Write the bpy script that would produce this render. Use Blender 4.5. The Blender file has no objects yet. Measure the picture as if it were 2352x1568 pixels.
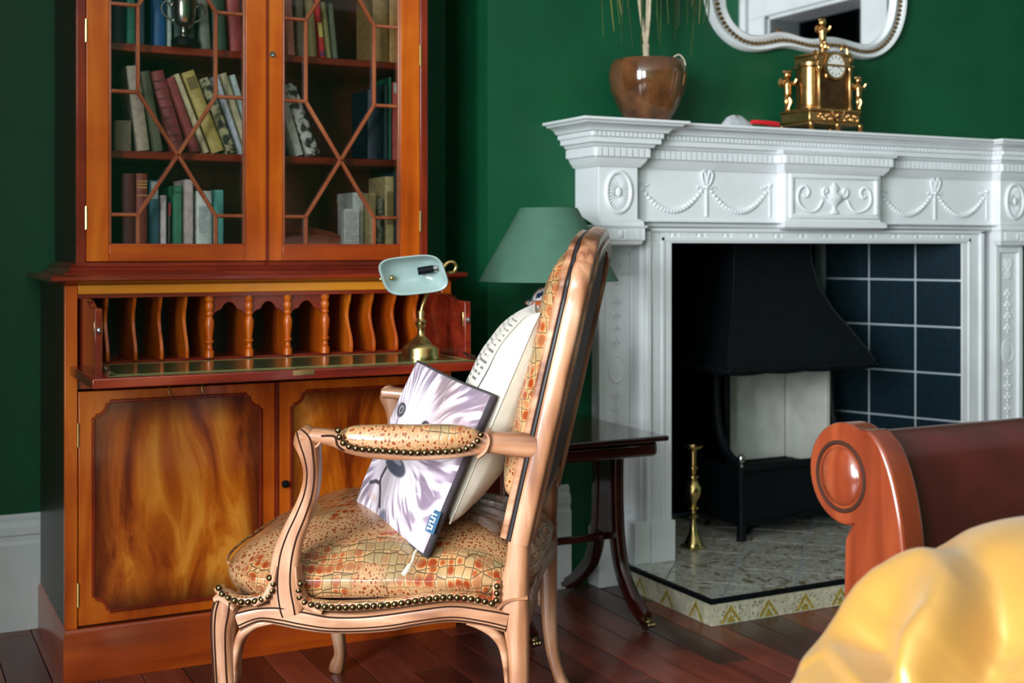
import bpy, bmesh, math, random
import numpy as np
from mathutils import Vector, Matrix, noise as mnoise
random.seed(7)
C = bpy.context.scene.collection
SC = bpy.context.scene
PI = math.pi
# ---------------------------------------------------------------- camera, light, exposure
FPX, PCX, HORY, EYE, YAW = 2900.0, 1176.0, 570.0, 1.0, math.radians(27)
FW = Vector((math.sin(YAW), math.cos(YAW), 0)); RT = Vector((math.cos(YAW), -math.sin(YAW), 0))
cd = bpy.data.cameras.new('camera'); cam = bpy.data.objects.new('camera', cd); C.objects.link(cam)
cam.location = (0, 0, EYE); cam.rotation_euler = (PI/2, 0, -YAW)
cd.sensor_width = 36; cd.lens = FPX/2352*36; cd.shift_y = -(784-HORY)/2352; cd.clip_start = .05
cd.dof.use_dof = True; cd.dof.focus_distance = 2.27; cd.dof.aperture_fstop = 5.2
SC.camera = cam
SC.view_settings.view_transform = 'Standard'; SC.view_settings.look = 'None'
SC.view_settings.gamma = 1; SC.view_settings.use_curve_mapping = False
SC.view_settings.exposure = -0.05
w = bpy.data.worlds.new('world'); SC.world = w; w.use_nodes = True
w.node_tree.nodes['Background'].inputs[0].default_value = (.62, .78, 1, 1)
w.node_tree.nodes['Background'].inputs[1].default_value = 1.2
def area(name, loc, rot, sx, sy, power, col):
    l = bpy.data.lights.new(name, 'AREA'); l.shape = 'RECTANGLE'; l.size = sx; l.size_y = sy
    l.energy = power; l.color = col
    o = bpy.data.objects.new(name, l); C.objects.link(o); o.location = loc; o.rotation_euler = rot
    return o
# daylight through the left window's two sashes; the weaker pair is added frontal fill
for wy, pw_ in ((.06, 205), (.82, 205), (-1.93, 95), (-1.17, 95)):
    area('window_and_fill_light', (-2.47, wy, 1.58), (0, -PI/2, 0), 1.75, .66, pw_, (.93, .97, 1))
# ---------------------------------------------------------------- geometry helpers
FR = {}
def at(px, py, X=None, Y=None, Z=None):
    a = (px-PCX)/FPX; d = FW+RT*a; s = (HORY-py)/FPX
    t = (Z-EYE)/s if Z is not None else (Y/d.y if Y is not None else X/d.x)
    return Vector((d.x*t, d.y*t, EYE+s*t))
def lin(c):
    return tuple(((x/255)/12.92 if x/255 <= .04045 else ((x/255+.055)/1.055)**2.4) for x in c)
def inv(parent):
    m = Matrix()
    p = parent
    while p is not None:
        if p in FR: return FR[p].inverted()
        p = p.parent
    return m
class MB:
    def __init__(s): s.v = []; s.f = []; s.m = Matrix()
    def add(s, vs, fs):
        b = len(s.v); s.v += [s.m @ Vector(p) for p in vs]; s.f += [tuple(b+i for i in f) for f in fs]; return s
    def box(s, a, b):
        x0, y0, z0 = a; x1, y1, z1 = b
        return s.add([(x0,y0,z0),(x1,y0,z0),(x1,y1,z0),(x0,y1,z0),(x0,y0,z1),(x1,y0,z1),(x1,y1,z1),(x0,y1,z1)],
                     [(0,3,2,1),(4,5,6,7),(0,1,5,4),(1,2,6,5),(2,3,7,6),(3,0,4,7)])
    def prism(s, pts, ax, lo, hi):
        n = len(pts)
        def P(p, h):
            return {'x': (h, p[0], p[1]), 'y': (p[0], h, p[1]), 'z': (p[0], p[1], h)}[ax]
        return s.add([P(p, lo) for p in pts]+[P(p, hi) for p in pts],
                     [tuple(range(n))[::-1], tuple(range(n, 2*n))]+[(i, (i+1) % n, n+(i+1) % n, n+i) for i in range(n)])
    def lathe(s, prof, c=(0,0,0), n=24, M=None, sc=(1,1)):
        vs = []; fs = []; k = len(prof)
        for j in range(n):
            a = 2*PI*j/n
            for r, z in prof:
                p = Vector((r*math.cos(a)*sc[0], r*math.sin(a)*sc[1], z))
                if M is not None: p = M @ p
                vs.append(p+Vector(c))
        for j in range(n):
            for i in range(k-1):
                fs.append((j*k+i, ((j+1) % n)*k+i, ((j+1) % n)*k+i+1, j*k+i+1))
        if prof[0][0] > 1e-5: fs.append(tuple(j*k for j in range(n))[::-1])
        if prof[-1][0] > 1e-5: fs.append(tuple(j*k+k-1 for j in range(n)))
        return s.add(vs, fs)
    def ell(s, c, r, nu=10, nv=6, M=None):
        if not hasattr(r, '__len__'): r = (r, r, r)
        prof = [(math.sin(PI*i/nv), -math.cos(PI*i/nv)) for i in range(nv+1)]
        vs = []; fs = []
        vs.append((0,0,-1))
        for i in range(1, nv):
            for j in range(nu):
                a = 2*PI*j/nu; vs.append((prof[i][0]*math.cos(a), prof[i][0]*math.sin(a), prof[i][1]))
        vs.append((0,0,1)); L = len(vs)-1
        for j in range(nu): fs.append((0, 1+(j+1) % nu, 1+j))
        for i in range(nv-2):
            for j in range(nu):
                fs.append((1+i*nu+j, 1+i*nu+(j+1) % nu, 1+(i+1)*nu+(j+1) % nu, 1+(i+1)*nu+j))
        for j in range(nu): fs.append((L, L-nu+j, L-nu+(j+1) % nu))
        out = []
        for p in vs:
            q = Vector((p[0]*r[0], p[1]*r[1], p[2]*r[2]))
            if M is not None: q = M @ q
            out.append(q+Vector(c))
        return s.add(out, fs)
    def sweep(s, path, sizes, ref=(0,1,0), n=12, exp=2.0, closed=False):
        path = [Vector(p) for p in path]; K = len(path); ref = Vector(ref)
        if not isinstance(sizes, list): sizes = [sizes]*K
        vs = []; fs = []
        for i, p in enumerate(path):
            if closed: t = path[(i+1) % K]-path[i-1]
            else: t = path[min(i+1, K-1)]-path[max(i-1, 0)]
            t.normalize(); b = ref-t*ref.dot(t)
            if b.length < 1e-4: b = Vector((1, .01, 0))-t*t.x
            b.normalize(); u = t.cross(b)
            sz = sizes[i]; A, B = (sz, sz) if not hasattr(sz, '__len__') else sz
            for j in range(n):
                a = 2*PI*(j+.5)/n; ca, sa = math.cos(a), math.sin(a)
                vs.append(p+u*(A*math.copysign(abs(ca)**(2/exp), ca))+b*(B*math.copysign(abs(sa)**(2/exp), sa)))
        R = K if closed else K-1
        for i in range(R):
            for j in range(n):
                i2 = (i+1) % K
                fs.append((i*n+j, i*n+(j+1) % n, i2*n+(j+1) % n, i2*n+j))
        if not closed: fs += [tuple(range(n))[::-1], tuple((K-1)*n+j for j in range(n))]
        return s.add(vs, fs)
    def grid(s, fn, nu, nv, cu=False, cv=False):
        vs = [fn(i/(nu if cu else nu-1), j/(nv if cv else nv-1)) for i in range(nu) for j in range(nv)]
        fs = []
        for i in range(nu if cu else nu-1):
            for j in range(nv if cv else nv-1):
                i2 = (i+1) % nu; j2 = (j+1) % nv
                fs.append((i*nv+j, i2*nv+j, i2*nv+j2, i*nv+j2))
        return s.add(vs, fs)
    def mould(s, plan, prof, closed=False):
        """carry the profile [(out, z)] along the plan [(x, y)] with mitred corners, outward on the left of travel turned right"""
        K = len(plan); vs = []; fs = []; m = len(prof)
        P = [Vector(p) for p in plan]
        for i in range(K):
            d1 = (P[i]-P[i-1]).normalized() if (i > 0 or closed) else None
            d2 = (P[(i+1) % K]-P[i]).normalized() if (i < K-1 or closed) else None
            if d1 is None: d1 = d2
            if d2 is None: d2 = d1
            n1 = Vector((d1.y, -d1.x)); n2 = Vector((d2.y, -d2.x))
            mt = (n1+n2); mt = mt/max(.2, mt.length_squared/2)
            for o, z in prof: vs.append((P[i].x+mt.x*o, P[i].y+mt.y*o, z))
        for i in range(K if closed else K-1):
            for j in range(m-1):
                i2 = (i+1) % K
                fs.append((i*m+j, i2*m+j, i2*m+j+1, i*m+j+1))
        if not closed: fs += [tuple(range(m)), tuple((K-1)*m+j for j in range(m))[::-1]]
        return s.add(vs, fs)
    def mesh(s, name, parent=None, sharp=40, loc=None):
        im = inv(parent)
        vs = [im @ p for p in s.v]
        if loc is not None: vs = [p-Vector(loc) for p in vs]
        me = bpy.data.meshes.new(name); me.from_pydata([tuple(p) for p in vs], [], s.f)
        bm = bmesh.new(); bm.from_mesh(me); bmesh.ops.recalc_face_normals(bm, faces=bm.faces); bm.to_mesh(me); bm.free()
        me.shade_smooth(); me.set_sharp_from_angle(angle=math.radians(sharp))
        return me
    def build(s, name, mat, parent=None, bev=0, sharp=40, label=None, kind=None, world=True):
        par = parent if world else None
        me = s.mesh(name, par, sharp); me.materials.append(mat)
        o = bpy.data.objects.new(name, me); C.objects.link(o)
        if parent is not None: o.parent = parent
        if bev:
            b = o.modifiers.new('bevel', 'BEVEL'); b.width = bev; b.segments = 2; b.limit_method = 'ANGLE'; b.angle_limit = math.radians(35)
        if label: o['label'] = label
        if kind: o['kind'] = kind
        return o
def thing(name, label, cat, loc=(0,0,0), rz=0, group=None):
    o = bpy.data.objects.new(name, None); C.objects.link(o); o.empty_display_size = .05
    o.location = loc; o.rotation_euler = (0, 0, rz); o['label'] = label; o['category'] = cat
    FR[o] = Matrix.Translation(loc) @ Matrix.Rotation(rz, 4, 'Z')
    if group: o['group'] = group
    return o
def tag(o, label, cat, group=None):
    o['label'] = label; o['category'] = cat
    if group: o['group'] = group
    return o
def base(o, loc):
    """put a one-mesh thing's origin at its base"""
    for v in o.data.vertices: v.co -= Vector(loc)
    o.location = loc
    FR[o] = Matrix.Translation(loc)
    return o
def cr(pts, k=6, closed=False):
    pts = [tuple(p) for p in pts]; n = len(pts); out = []; D = len(pts[0])
    for i in range(n if closed else n-1):
        if closed: a, b, c, d = pts[i-1], pts[i], pts[(i+1) % n], pts[(i+2) % n]
        else: a, b, c, d = pts[max(i-1, 0)], pts[i], pts[i+1], pts[min(i+2, n-1)]
        for j in range(k):
            t = j/k
            out.append(tuple(.5*((2*b[q])+(-a[q]+c[q])*t+(2*a[q]-5*b[q]+4*c[q]-d[q])*t*t+(-a[q]+3*b[q]-3*c[q]+d[q])*t**3) for q in range(D)))
    if not closed: out.append(pts[-1])
    return out
def spaced(path, step):
    """points at equal steps along a polyline"""
    path = [Vector(p) for p in path]; out = [path[0]]; rest = step
    for a, b in zip(path, path[1:]):
        L = (b-a).length; pos = rest
        while pos <= L: out.append(a+(b-a)*(pos/L)); pos += step
        rest = pos-L
    return out
# ---------------------------------------------------------------- materials
def newmat(name):
    m = bpy.data.materials.new(name); m.use_nodes = True
    nt = m.node_tree; return m, nt, nt.nodes['Principled BSDF']
def node(nt, t, **kw):
    n = nt.nodes.new(t)
    for k, v in kw.items():
        if k.startswith('i_'): n.inputs[k[2:].replace('_', ' ')].default_value = v
        else: setattr(n, k, v)
    return n
def ramp(nt, stops, fac):
    r = nt.nodes.new('ShaderNodeValToRGB'); e = r.color_ramp.elements
    while len(e) < len(stops): e.new(.5)
    for q, (p, c) in zip(e, stops): q.position = p; q.color = (*lin(c), 1)
    nt.links.new(fac, r.inputs[0]); return r.outputs[0]
def setp(b, rough, metal=0, coat=0, spec=.5, sheen=0):
    b.inputs['Roughness'].default_value = rough; b.inputs['Metallic'].default_value = metal
    b.inputs['Coat Weight'].default_value = coat; b.inputs['Coat Roughness'].default_value = .12
    b.inputs['Specular IOR Level'].default_value = spec; b.inputs['Sheen Weight'].default_value = sheen
def bump(nt, b, h, strength, dist=.002):
    n = node(nt, 'ShaderNodeBump'); n.inputs['Strength'].default_value = strength; n.inputs['Distance'].default_value = dist
    nt.links.new(h, n.inputs['Height']); nt.links.new(n.outputs[0], b.inputs['Normal'])
def coords(nt, scale=(1,1,1), rot=(0,0,0)):
    tc = node(nt, 'ShaderNodeTexCoord'); mp = node(nt, 'ShaderNodeMapping')
    mp.inputs['Scale'].default_value = scale; mp.inputs['Rotation'].default_value = rot
    nt.links.new(tc.outputs['Object'], mp.inputs[0]); return mp.outputs[0]
def plain(name, col, rough=.5, metal=0, coat=0, spec=.5, var=.0, vs=30, bmp=0, bs=200, sheen=0):
    m, nt, b = newmat(name); setp(b, rough, metal, coat, spec, sheen)
    vec = coords(nt)
    n = node(nt, 'ShaderNodeTexNoise'); n.inputs['Scale'].default_value = vs; n.inputs['Detail'].default_value = 3
    nt.links.new(vec, n.inputs[0])
    lo = tuple(c*(1-var) for c in col); hi = tuple(min(255, c*(1+var)) for c in col)
    nt.links.new(ramp(nt, [(.3, lo), (.7, hi)], n.outputs[0]), b.inputs['Base Color'])
    if bmp:
        n2 = node(nt, 'ShaderNodeTexNoise'); n2.inputs['Scale'].default_value = bs; nt.links.new(vec, n2.inputs[0])
        bump(nt, b, n2.outputs[0], bmp)
    return m
def wood(name, dark, mid, light, axis='z', scale=1., rough=.3, coat=.4, figure=0., spec=.5, lo=.34, hi=.66):
    m, nt, b = newmat(name); setp(b, rough, 0, coat, spec)
    sc = {'x': (1.2, 14, 14), 'y': (14, 1.2, 14), 'z': (14, 14, 1.2)}[axis]
    vec = coords(nt, tuple(q*scale for q in sc))
    n = node(nt, 'ShaderNodeTexNoise'); n.inputs['Scale'].default_value = 1.6; n.inputs['Detail'].default_value = 6; n.inputs['Distortion'].default_value = .8+figure
    nt.links.new(vec, n.inputs[0])
    v2 = coords(nt, (3, 3, 3)); n2 = node(nt, 'ShaderNodeTexNoise'); n2.inputs['Scale'].default_value = 1.3; n2.inputs['Detail'].default_value = 3
    n2.inputs['Distortion'].default_value = .5
    nt.links.new(v2, n2.inputs[0])
    mx = node(nt, 'ShaderNodeMath', operation='MULTIPLY_ADD'); mx.inputs[1].default_value = .5
    mu = node(nt, 'ShaderNodeMath', operation='MULTIPLY'); mu.inputs[1].default_value = .5
    nt.links.new(n.outputs[0], mx.inputs[0]); nt.links.new(n2.outputs[0], mu.inputs[0]); nt.links.new(mu.outputs[0], mx.inputs[2])
    nt.links.new(ramp(nt, [(lo, dark), (.5, mid), (hi, light)], mx.outputs[0]), b.inputs['Base Color'])
    bump(nt, b, n.outputs[0], .08, .001)
    return m
def vcol(name, rough=.6, coat=0, sheen=0, bs=900, bst=.15):
    m, nt, b = newmat(name); setp(b, rough, 0, coat, .4, sheen)
    a = node(nt, 'ShaderNodeAttribute', attribute_name='Col'); nt.links.new(a.outputs['Color'], b.inputs['Base Color'])
    n = node(nt, 'ShaderNodeTexNoise'); n.inputs['Scale'].default_value = bs; nt.links.new(coords(nt), n.inputs[0]); bump(nt, b, n.outputs[0], bst, .0006)
    return m
def glassm(name, tint=(1,1,1), refl=.09, rough=.02):
    m = bpy.data.materials.new(name); m.use_nodes = True; nt = m.node_tree; nt.nodes.clear()
    o = node(nt, 'ShaderNodeOutputMaterial'); t = node(nt, 'ShaderNodeBsdfTransparent'); g = node(nt, 'ShaderNodeBsdfGlossy'); mx = node(nt, 'ShaderNodeMixShader')
    t.inputs[0].default_value = (*tint, 1); g.inputs['Roughness'].default_value = rough; mx.inputs[0].default_value = refl
    fr = node(nt, 'ShaderNodeFresnel'); fr.inputs[0].default_value = 1.5; nt.links.new(fr.outputs[0], mx.inputs[0])
    nt.links.new(t.outputs[0], mx.inputs[1]); nt.links.new(g.outputs[0], mx.inputs[2]); nt.links.new(mx.outputs[0], o.inputs[0])
    return m
def croc(name, dots=.5, rot=0.):
    """embossed hide: rows of squarish scales with rust centres, giving way to a field of small dots"""
    m, nt, b = newmat(name); setp(b, .27, 0, .4, .5)
    tc = node(nt, 'ShaderNodeTexCoord')
    wn = node(nt, 'ShaderNodeTexNoise'); wn.inputs['Scale'].default_value = 5; nt.links.new(tc.outputs['Object'], wn.inputs[0])
    ad = node(nt, 'ShaderNodeVectorMath', operation='MULTIPLY_ADD'); ad.inputs[1].default_value = (.07, .07, .07)
    nt.links.new(wn.outputs['Color'], ad.inputs[0]); nt.links.new(tc.outputs['Object'], ad.inputs[2])
    mp = node(nt, 'ShaderNodeMapping'); mp.inputs['Scale'].default_value = (1.15, .9, .85); mp.inputs['Rotation'].default_value = (rot, rot, rot); nt.links.new(ad.outputs[0], mp.inputs[0])
    def vor(feat, sc, rnd):
        v = node(nt, 'ShaderNodeTexVoronoi', feature=feat); v.inputs['Scale'].default_value = sc; v.inputs['Randomness'].default_value = rnd
        nt.links.new(mp.outputs[0], v.inputs[0]); return v
    big = vor('DISTANCE_TO_EDGE', 52, .22); bigc = vor('F1', 52, .22); sm = vor('F1', 124, .85)
    pn = node(nt, 'ShaderNodeTexNoise'); pn.inputs['Scale'].default_value = 6.0; pn.inputs['Detail'].default_value = 1; nt.links.new(tc.outputs['Object'], pn.inputs[0])
    tn = node(nt, 'ShaderNodeTexNoise'); tn.inputs['Scale'].default_value = 9; nt.links.new(tc.outputs['Object'], tn.inputs[0])
    def mix(f, a_, b_):
        q = node(nt, 'ShaderNodeMix', data_type='RGBA')
        if isinstance(f, float): q.inputs[0].default_value = f
        else: nt.links.new(f, q.inputs[0])
        for i, s_ in ((6, a_), (7, b_)):
            if isinstance(s_, tuple): q.inputs[i].default_value = (*lin(s_), 1)
            else: nt.links.new(s_, q.inputs[i])
        return q.outputs[2]
    def rng(x, lo, hi):
        r = node(nt, 'ShaderNodeMapRange'); r.inputs[1].default_value = lo; r.inputs[2].default_value = hi; nt.links.new(x, r.inputs[0]); return r.outputs[0]
    sep = node(nt, 'ShaderNodeSeparateColor'); nt.links.new(bigc.outputs['Color'], sep.inputs[0])
    rust = ramp(nt, [(.30, (130, 52, 22)), (.44, (158, 82, 40)), (.54, (184, 138, 92))], bigc.outputs['Distance'])
    some = node(nt, 'ShaderNodeMath', operation='MULTIPLY'); nt.links.new(rng(sep.outputs[0], .12, .4), some.inputs[0]); nt.links.new(rng(tn.outputs[0], .34, .5), some.inputs[1])
    body = mix(some.outputs[0], mix(rng(tn.outputs[0], .42, .6), (136, 116, 80), (186, 146, 100)), rust)
    cell = mix(rng(big.outputs['Distance'], .012, .06), (80, 60, 38), body)
    dotc = ramp(nt, [(.28, (118, 52, 22)), (.46, (178, 138, 98)), (.75, (158, 118, 80))], sm.outputs['Distance'])
    mk = rng(pn.outputs[0], dots-.03, dots+.03)
    nt.links.new(mix(mk, dotc, cell), b.inputs['Base Color'])
    hm = node(nt, 'ShaderNodeMath', operation='MULTIPLY'); nt.links.new(rng(big.outputs['Distance'], 0, .14), hm.inputs[0]); nt.links.new(mk, hm.inputs[1])
    bump(nt, b, hm.outputs[0], .4, .002)
    return m
M = {}
M['green'] = plain('green_wall_paint', (12, 80, 50), .5, spec=.35, var=.05, vs=6, bmp=.05, bs=60)
M['ceiling'] = plain('ceiling_paint', (226, 226, 222), .7)
M['white'] = plain('white_gloss_paint', (226, 230, 232), .32, var=.02, vs=8)
M['black'] = plain('black_iron', (8, 13, 17), .55, spec=.18, var=.25, vs=40, bmp=.1)
M['soot'] = plain('sooty_firebox', (5, 6, 7), .9, spec=.1, var=.3)
M['tile'] = plain('ribbed_dark_tile', (10, 34, 44), .35, var=.15, vs=60, coat=.1, spec=.35)
M['grout'] = plain('pale_grout', (176, 190, 196), .8)
M['firebrick'] = plain('pale_fireclay', (206, 208, 200), .8, var=.07, vs=12, bmp=.1)
M['brass'] = plain('polished_brass', (196, 172, 112), .24, metal=1, var=.06)
M['gilt'] = plain('gilt_brass', (196, 152, 98), .27, metal=1, var=.12, vs=60)
M['nail'] = plain('antique_brass_nail', (104, 90, 62), .3, metal=1, var=.1)
M['silver'] = plain('tarnished_silver', (190, 186, 174), .22, metal=1, var=.1)
M['steel'] = plain('steel', (170, 170, 168), .25, metal=1)
M['groove_bk'] = plain('black_groove_line', (26, 22, 26), .35)  # near-black line between the back frame and its front moulding
M['groove'] = plain('dark_groove_line', (50, 28, 20), .7, spec=.1)  # dark colour of the carved lines and the scroll groove
M['mahog_dk'] = wood('near_black_wood', (28, 9, 6), (40, 14, 8), (54, 19, 10), 'z', 1., .4, .1)  # near-black tone for the carcass sides and the pigeonhole back
M['door'] = wood('satin_orange_wood_upright', (150, 56, 8), (192, 86, 12), (214, 114, 24), 'z', 1., .28, .35)
M['door_x'] = wood('satin_orange_wood_across', (128, 44, 10), (164, 64, 12), (192, 88, 18), 'x', 1., .28, .35)
M['mahog'] = wood('red_mahogany_upright', (84, 22, 12), (120, 36, 18), (150, 54, 24), 'z', 1., .25, .45)
M['mahog_x'] = wood('red_mahogany_across', (84, 22, 12), (118, 34, 18), (148, 50, 22), 'x', 1., .25, .45)
M['gold_x'] = wood('golden_wood_across', (186, 104, 16), (206, 126, 26), (220, 146, 44), 'x', 1., .3, .3)
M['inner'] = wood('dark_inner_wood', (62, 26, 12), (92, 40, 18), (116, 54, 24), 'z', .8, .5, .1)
M['munt'] = wood('glazing_bar_wood', (120, 60, 36), (150, 80, 48), (176, 104, 68), 'z', 1., .25, .5)
M['dark'] = wood('dark_side_table_mahogany', (30, 9, 8), (46, 14, 12), (62, 20, 15), 'x', 1., .16, .6)
M['sofaw'] = wood('polished_red_orange_mahogany', (86, 32, 16), (106, 44, 23), (128, 60, 34), 'z', 1., .2, .6)
M['leather_dk'] = plain('burgundy_leather', (66, 22, 18), .32, coat=.2, var=.12, vs=18, bmp=.12, bs=260)
M['chairw'] = wood('limed_beech', (106, 62, 38), (156, 108, 76), (190, 148, 118), 'x', 1.6, .36, .25, figure=-.6, lo=.40, hi=.62)
M['chairw_z'] = wood('limed_beech_upright', (106, 62, 38), (156, 108, 76), (190, 148, 118), 'z', 1.6, .36, .25, figure=-.6, lo=.40, hi=.62)
M['croc'] = croc('crocodile_embossed_leather', .47)
M['croc_pad'] = croc('crocodile_embossed_leather_pad', .53)
M['backpanel'] = plain('dark_red_outside_back', (58, 16, 14), .5, var=.1)
M['linen'] = plain('cream_linen', (190, 182, 165), .75, var=.03, vs=40, bmp=.3, bs=900, sheen=.2)
M['greyback'] = plain('charcoal_cushion_back', (52, 46, 52), .8, var=.1, bmp=.2)
M['glass'] = glassm('clear_glass')
M['shade'] = plain('sage_green_shade_card', (66, 104, 87), .75, var=.03, vs=20)
M['bankglass'] = plain('pale_aqua_lamp_glass', (156, 180, 177), .2, coat=.3, var=.03)
M['bankglass_out'] = plain('green_lamp_glass', (52, 118, 84), .15, coat=.5)
M['potbrown'] = plain('brown_glazed_pot', (88, 56, 32), .1, coat=.6, var=.35, vs=14)
M['satin'] = plain('gold_satin', (164, 122, 54), .36, metal=.15, var=.03, vs=10, sheen=.1, spec=.6)
M['satin'].node_tree.nodes['Principled BSDF'].inputs['Coat Weight'].default_value = .25
M['satin'].node_tree.nodes['Principled BSDF'].inputs['Coat Roughness'].default_value = .3
M['mirror'] = plain('mirror_glass', (225, 228, 228), .02, metal=1)
def flame(name, seed):
    m, nt, b = newmat(name); setp(b, .24, 0, .45)
    tc = node(nt, 'ShaderNodeTexCoord'); mp = node(nt, 'ShaderNodeMapping'); mp.inputs['Scale'].default_value = (4.4, 1, 1.0)
    mp.inputs['Location'].default_value = (seed, 0, seed*.7); nt.links.new(tc.outputs['Object'], mp.inputs[0])
    n = node(nt, 'ShaderNodeTexNoise'); n.inputs['Scale'].default_value = 2.2; n.inputs['Detail'].default_value = 7; n.inputs['Distortion'].default_value = 1.1; n.inputs['Roughness'].default_value = .58
    nt.links.new(mp.outputs[0], n.inputs[0])
    col = ramp(nt, [(.36, (112, 40, 10)), (.45, (166, 74, 14)), (.55, (200, 104, 20)), (.64, (228, 146, 48))], n.outputs[0])
    sx = node(nt, 'ShaderNodeSeparateXYZ'); nt.links.new(tc.outputs['Generated'], sx.inputs[0])
    def edge(o):
        a = node(nt, 'ShaderNodeMath', operation='SUBTRACT'); a.inputs[1].default_value = .5; nt.links.new(o, a.inputs[0])
        c = node(nt, 'ShaderNodeMath', operation='ABSOLUTE'); nt.links.new(a.outputs[0], c.inputs[0]); return c.outputs[0]
    mx = node(nt, 'ShaderNodeMath', operation='MAXIMUM'); nt.links.new(edge(sx.outputs[0]), mx.inputs[0]); nt.links.new(edge(sx.outputs[2]), mx.inputs[1])
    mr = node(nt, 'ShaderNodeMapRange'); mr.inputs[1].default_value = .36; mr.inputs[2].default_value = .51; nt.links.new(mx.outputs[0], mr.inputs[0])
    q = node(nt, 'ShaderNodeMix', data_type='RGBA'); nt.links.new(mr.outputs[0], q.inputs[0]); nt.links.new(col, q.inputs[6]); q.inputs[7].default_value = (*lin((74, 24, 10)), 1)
    nt.links.new(q.outputs[2], b.inputs['Base Color']); return m
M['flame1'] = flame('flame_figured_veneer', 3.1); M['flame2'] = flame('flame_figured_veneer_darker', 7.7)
# ================================================================ THE SETTING
YW, YA, XB, XB2 = 3.257, 3.55, 1.581, 3.903      # breast face, alcove wall, breast corners
XL, XR, YB, ZC = -2.5, 4.6, -2.55, 2.75
XC = 2.742                                        # fireplace centre
OX0, OX1, OZ = 2.145, 3.339, 1.016                # fire opening
def struct(mb, name, mat, **k):
    o = mb.build(name, mat, **k); o['kind'] = 'structure'; return o
# floorboards, each its own plank on a dark sub-floor
fl = MB().box((XL-.1, YB-.1, -.05), (XR+.1, YA+.1, -.022)); fl = struct(fl, 'floor', plain('dark_sub_floor', (16, 9, 7), .9))
pl_m = []
for i, (d, m_, l) in enumerate([((70,28,20),(98,42,30),(128,60,44)), ((54,22,17),(78,34,25),(102,46,34)), ((86,36,26),(118,54,38),(144,72,54)), ((50,30,26),(70,42,36),(92,56,48))]):
    pl_m.append(wood('worn_red_brown_floorboard_%s' % 'abcd'[i], d, m_, l, 'y', .9, .33, .12))
pm = {}
pw = .0963; x = .86-pw*22; rr = random.Random(4)
while x < XR:
    y = YB + rr.uniform(-1.2, 0)
    if x < -.4 or x > 2.9: segs = [(YB, YA)]
    else:
        segs = []; y0 = YB; y1 = rr.uniform(-.2, 2.2)
        while y0 < YA:
            segs.append((y0, min(y1, YA))); y0 = y1; y1 += rr.uniform(.9, 1.9)
    for a, b in segs:
        if b-a < .05: continue
        mb = MB().box((x+.0012, a+.0008, -.022), (x+pw-.0012, b-.0008, rr.uniform(-.0012, .0)))
        p = mb.build('floorboard', pl_m[rr.choice([0, 0, 1, 2, 2, 3])], fl, bev=.0012)
    x += pw
struct(MB().box((XL-.1, YB-.1, ZC), (XR+.1, YA+.1, ZC+.1)), 'ceiling', M['ceiling'])
struct(MB().box((XL, YA, -.02), (XB, YA+.1, ZC)), 'wall_alcove', M['green'])
struct(MB().box((XB2, YA, -.02), (XR, YA+.1, ZC)), 'wall_alcove_right', M['green'])
b = MB()
b.box((XB, YW, -.02), (OX0-.03, YA+.7, ZC)).box((OX1+.03, YW, -.02), (XB2, YA+.7, ZC)).box((OX0-.03, YW, OZ+.03), (OX1+.03, YA+.7, ZC))
struct(b, 'wall_chimney_breast', M['green'])
# left wall with its window, plus an added fill-light window, plain back wall, right wall with a doorway (seen in the mirror)
wz0, wz1 = .62, 2.45; wins = ((-2.33, -.77), (-.34, 1.22))
wl = MB().box((XL-.12, YB, -.02), (XL, wins[0][0], ZC)).box((XL-.12, wins[0][1], -.02), (XL, wins[1][0], ZC)).box((XL-.12, wins[1][1], -.02), (XL, YA+.1, ZC))
for i, (wy0, wy1) in enumerate(wins):
    wl.box((XL-.12, wy0, -.02), (XL, wy1, wz0)).box((XL-.12, wy0, wz1), (XL, wy1, ZC))
    wn = MB(); ym = (wy0+wy1)/2
    wn.box((XL-.10, wy0, wz0), (XL-.02, wy0+.06, wz1)).box((XL-.10, wy1-.06, wz0), (XL-.02, wy1, wz1)).box((XL-.10, wy0, wz0), (XL-.02, wy1, wz0+.06)).box((XL-.10, wy0, wz1-.06), (XL-.02, wy1, wz1)).box((XL-.08, ym-.03, wz0), (XL-.03, ym+.03, wz1))
    struct(wn, 'window_%d' % (i+1), M['white'])  # the first, furthest back, is an added opening for frontal fill light
struct(wl, 'wall_left', M['green'])
struct(MB().box((XL, 1.68, 0), (-.64, 1.80, ZC)), 'wall_light_blocker', M['green'])  # added unseen wall that keeps window light off the left alcove
struct(MB().box((XL, YB-.12, -.02), (XR, YB, ZC)), 'wall_back', M['green'])
dy0, dy1, dz = .70, 1.49, 2.33
struct(MB().box((XR, YB, -.02), (XR+.22, dy0, ZC)).box((XR, dy1, -.02), (XR+.22, YA+.1, ZC)).box((XR, dy0, dz), (XR+.22, dy1, ZC)), 'wall_right', M['green'])
struct(MB().box((XR+.22, dy0-.5, -.02), (XR+1.2, dy1+.5, 0)).box((XR+1.2, dy0-.5, 0), (XR+1.25, dy1+.5, 2.6)).box((XR+.22, dy0-.55, 0), (XR+1.2, dy0-.5, 2.6)).box((XR+.22, dy1+.5, 0), (XR+1.2, dy1+.55, 2.6)).box((XR+.22, dy0-.5, 2.6), (XR+1.2, dy1+.5, 2.65)), 'wall_hall', plain('dark_hall_paint', (10, 34, 50), .6))
da = MB()
prof = [(0, 0), (.022, 0), (.03, .02), (.022, .10), (.034, .13), (.034, .16), (0, .16)]
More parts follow.
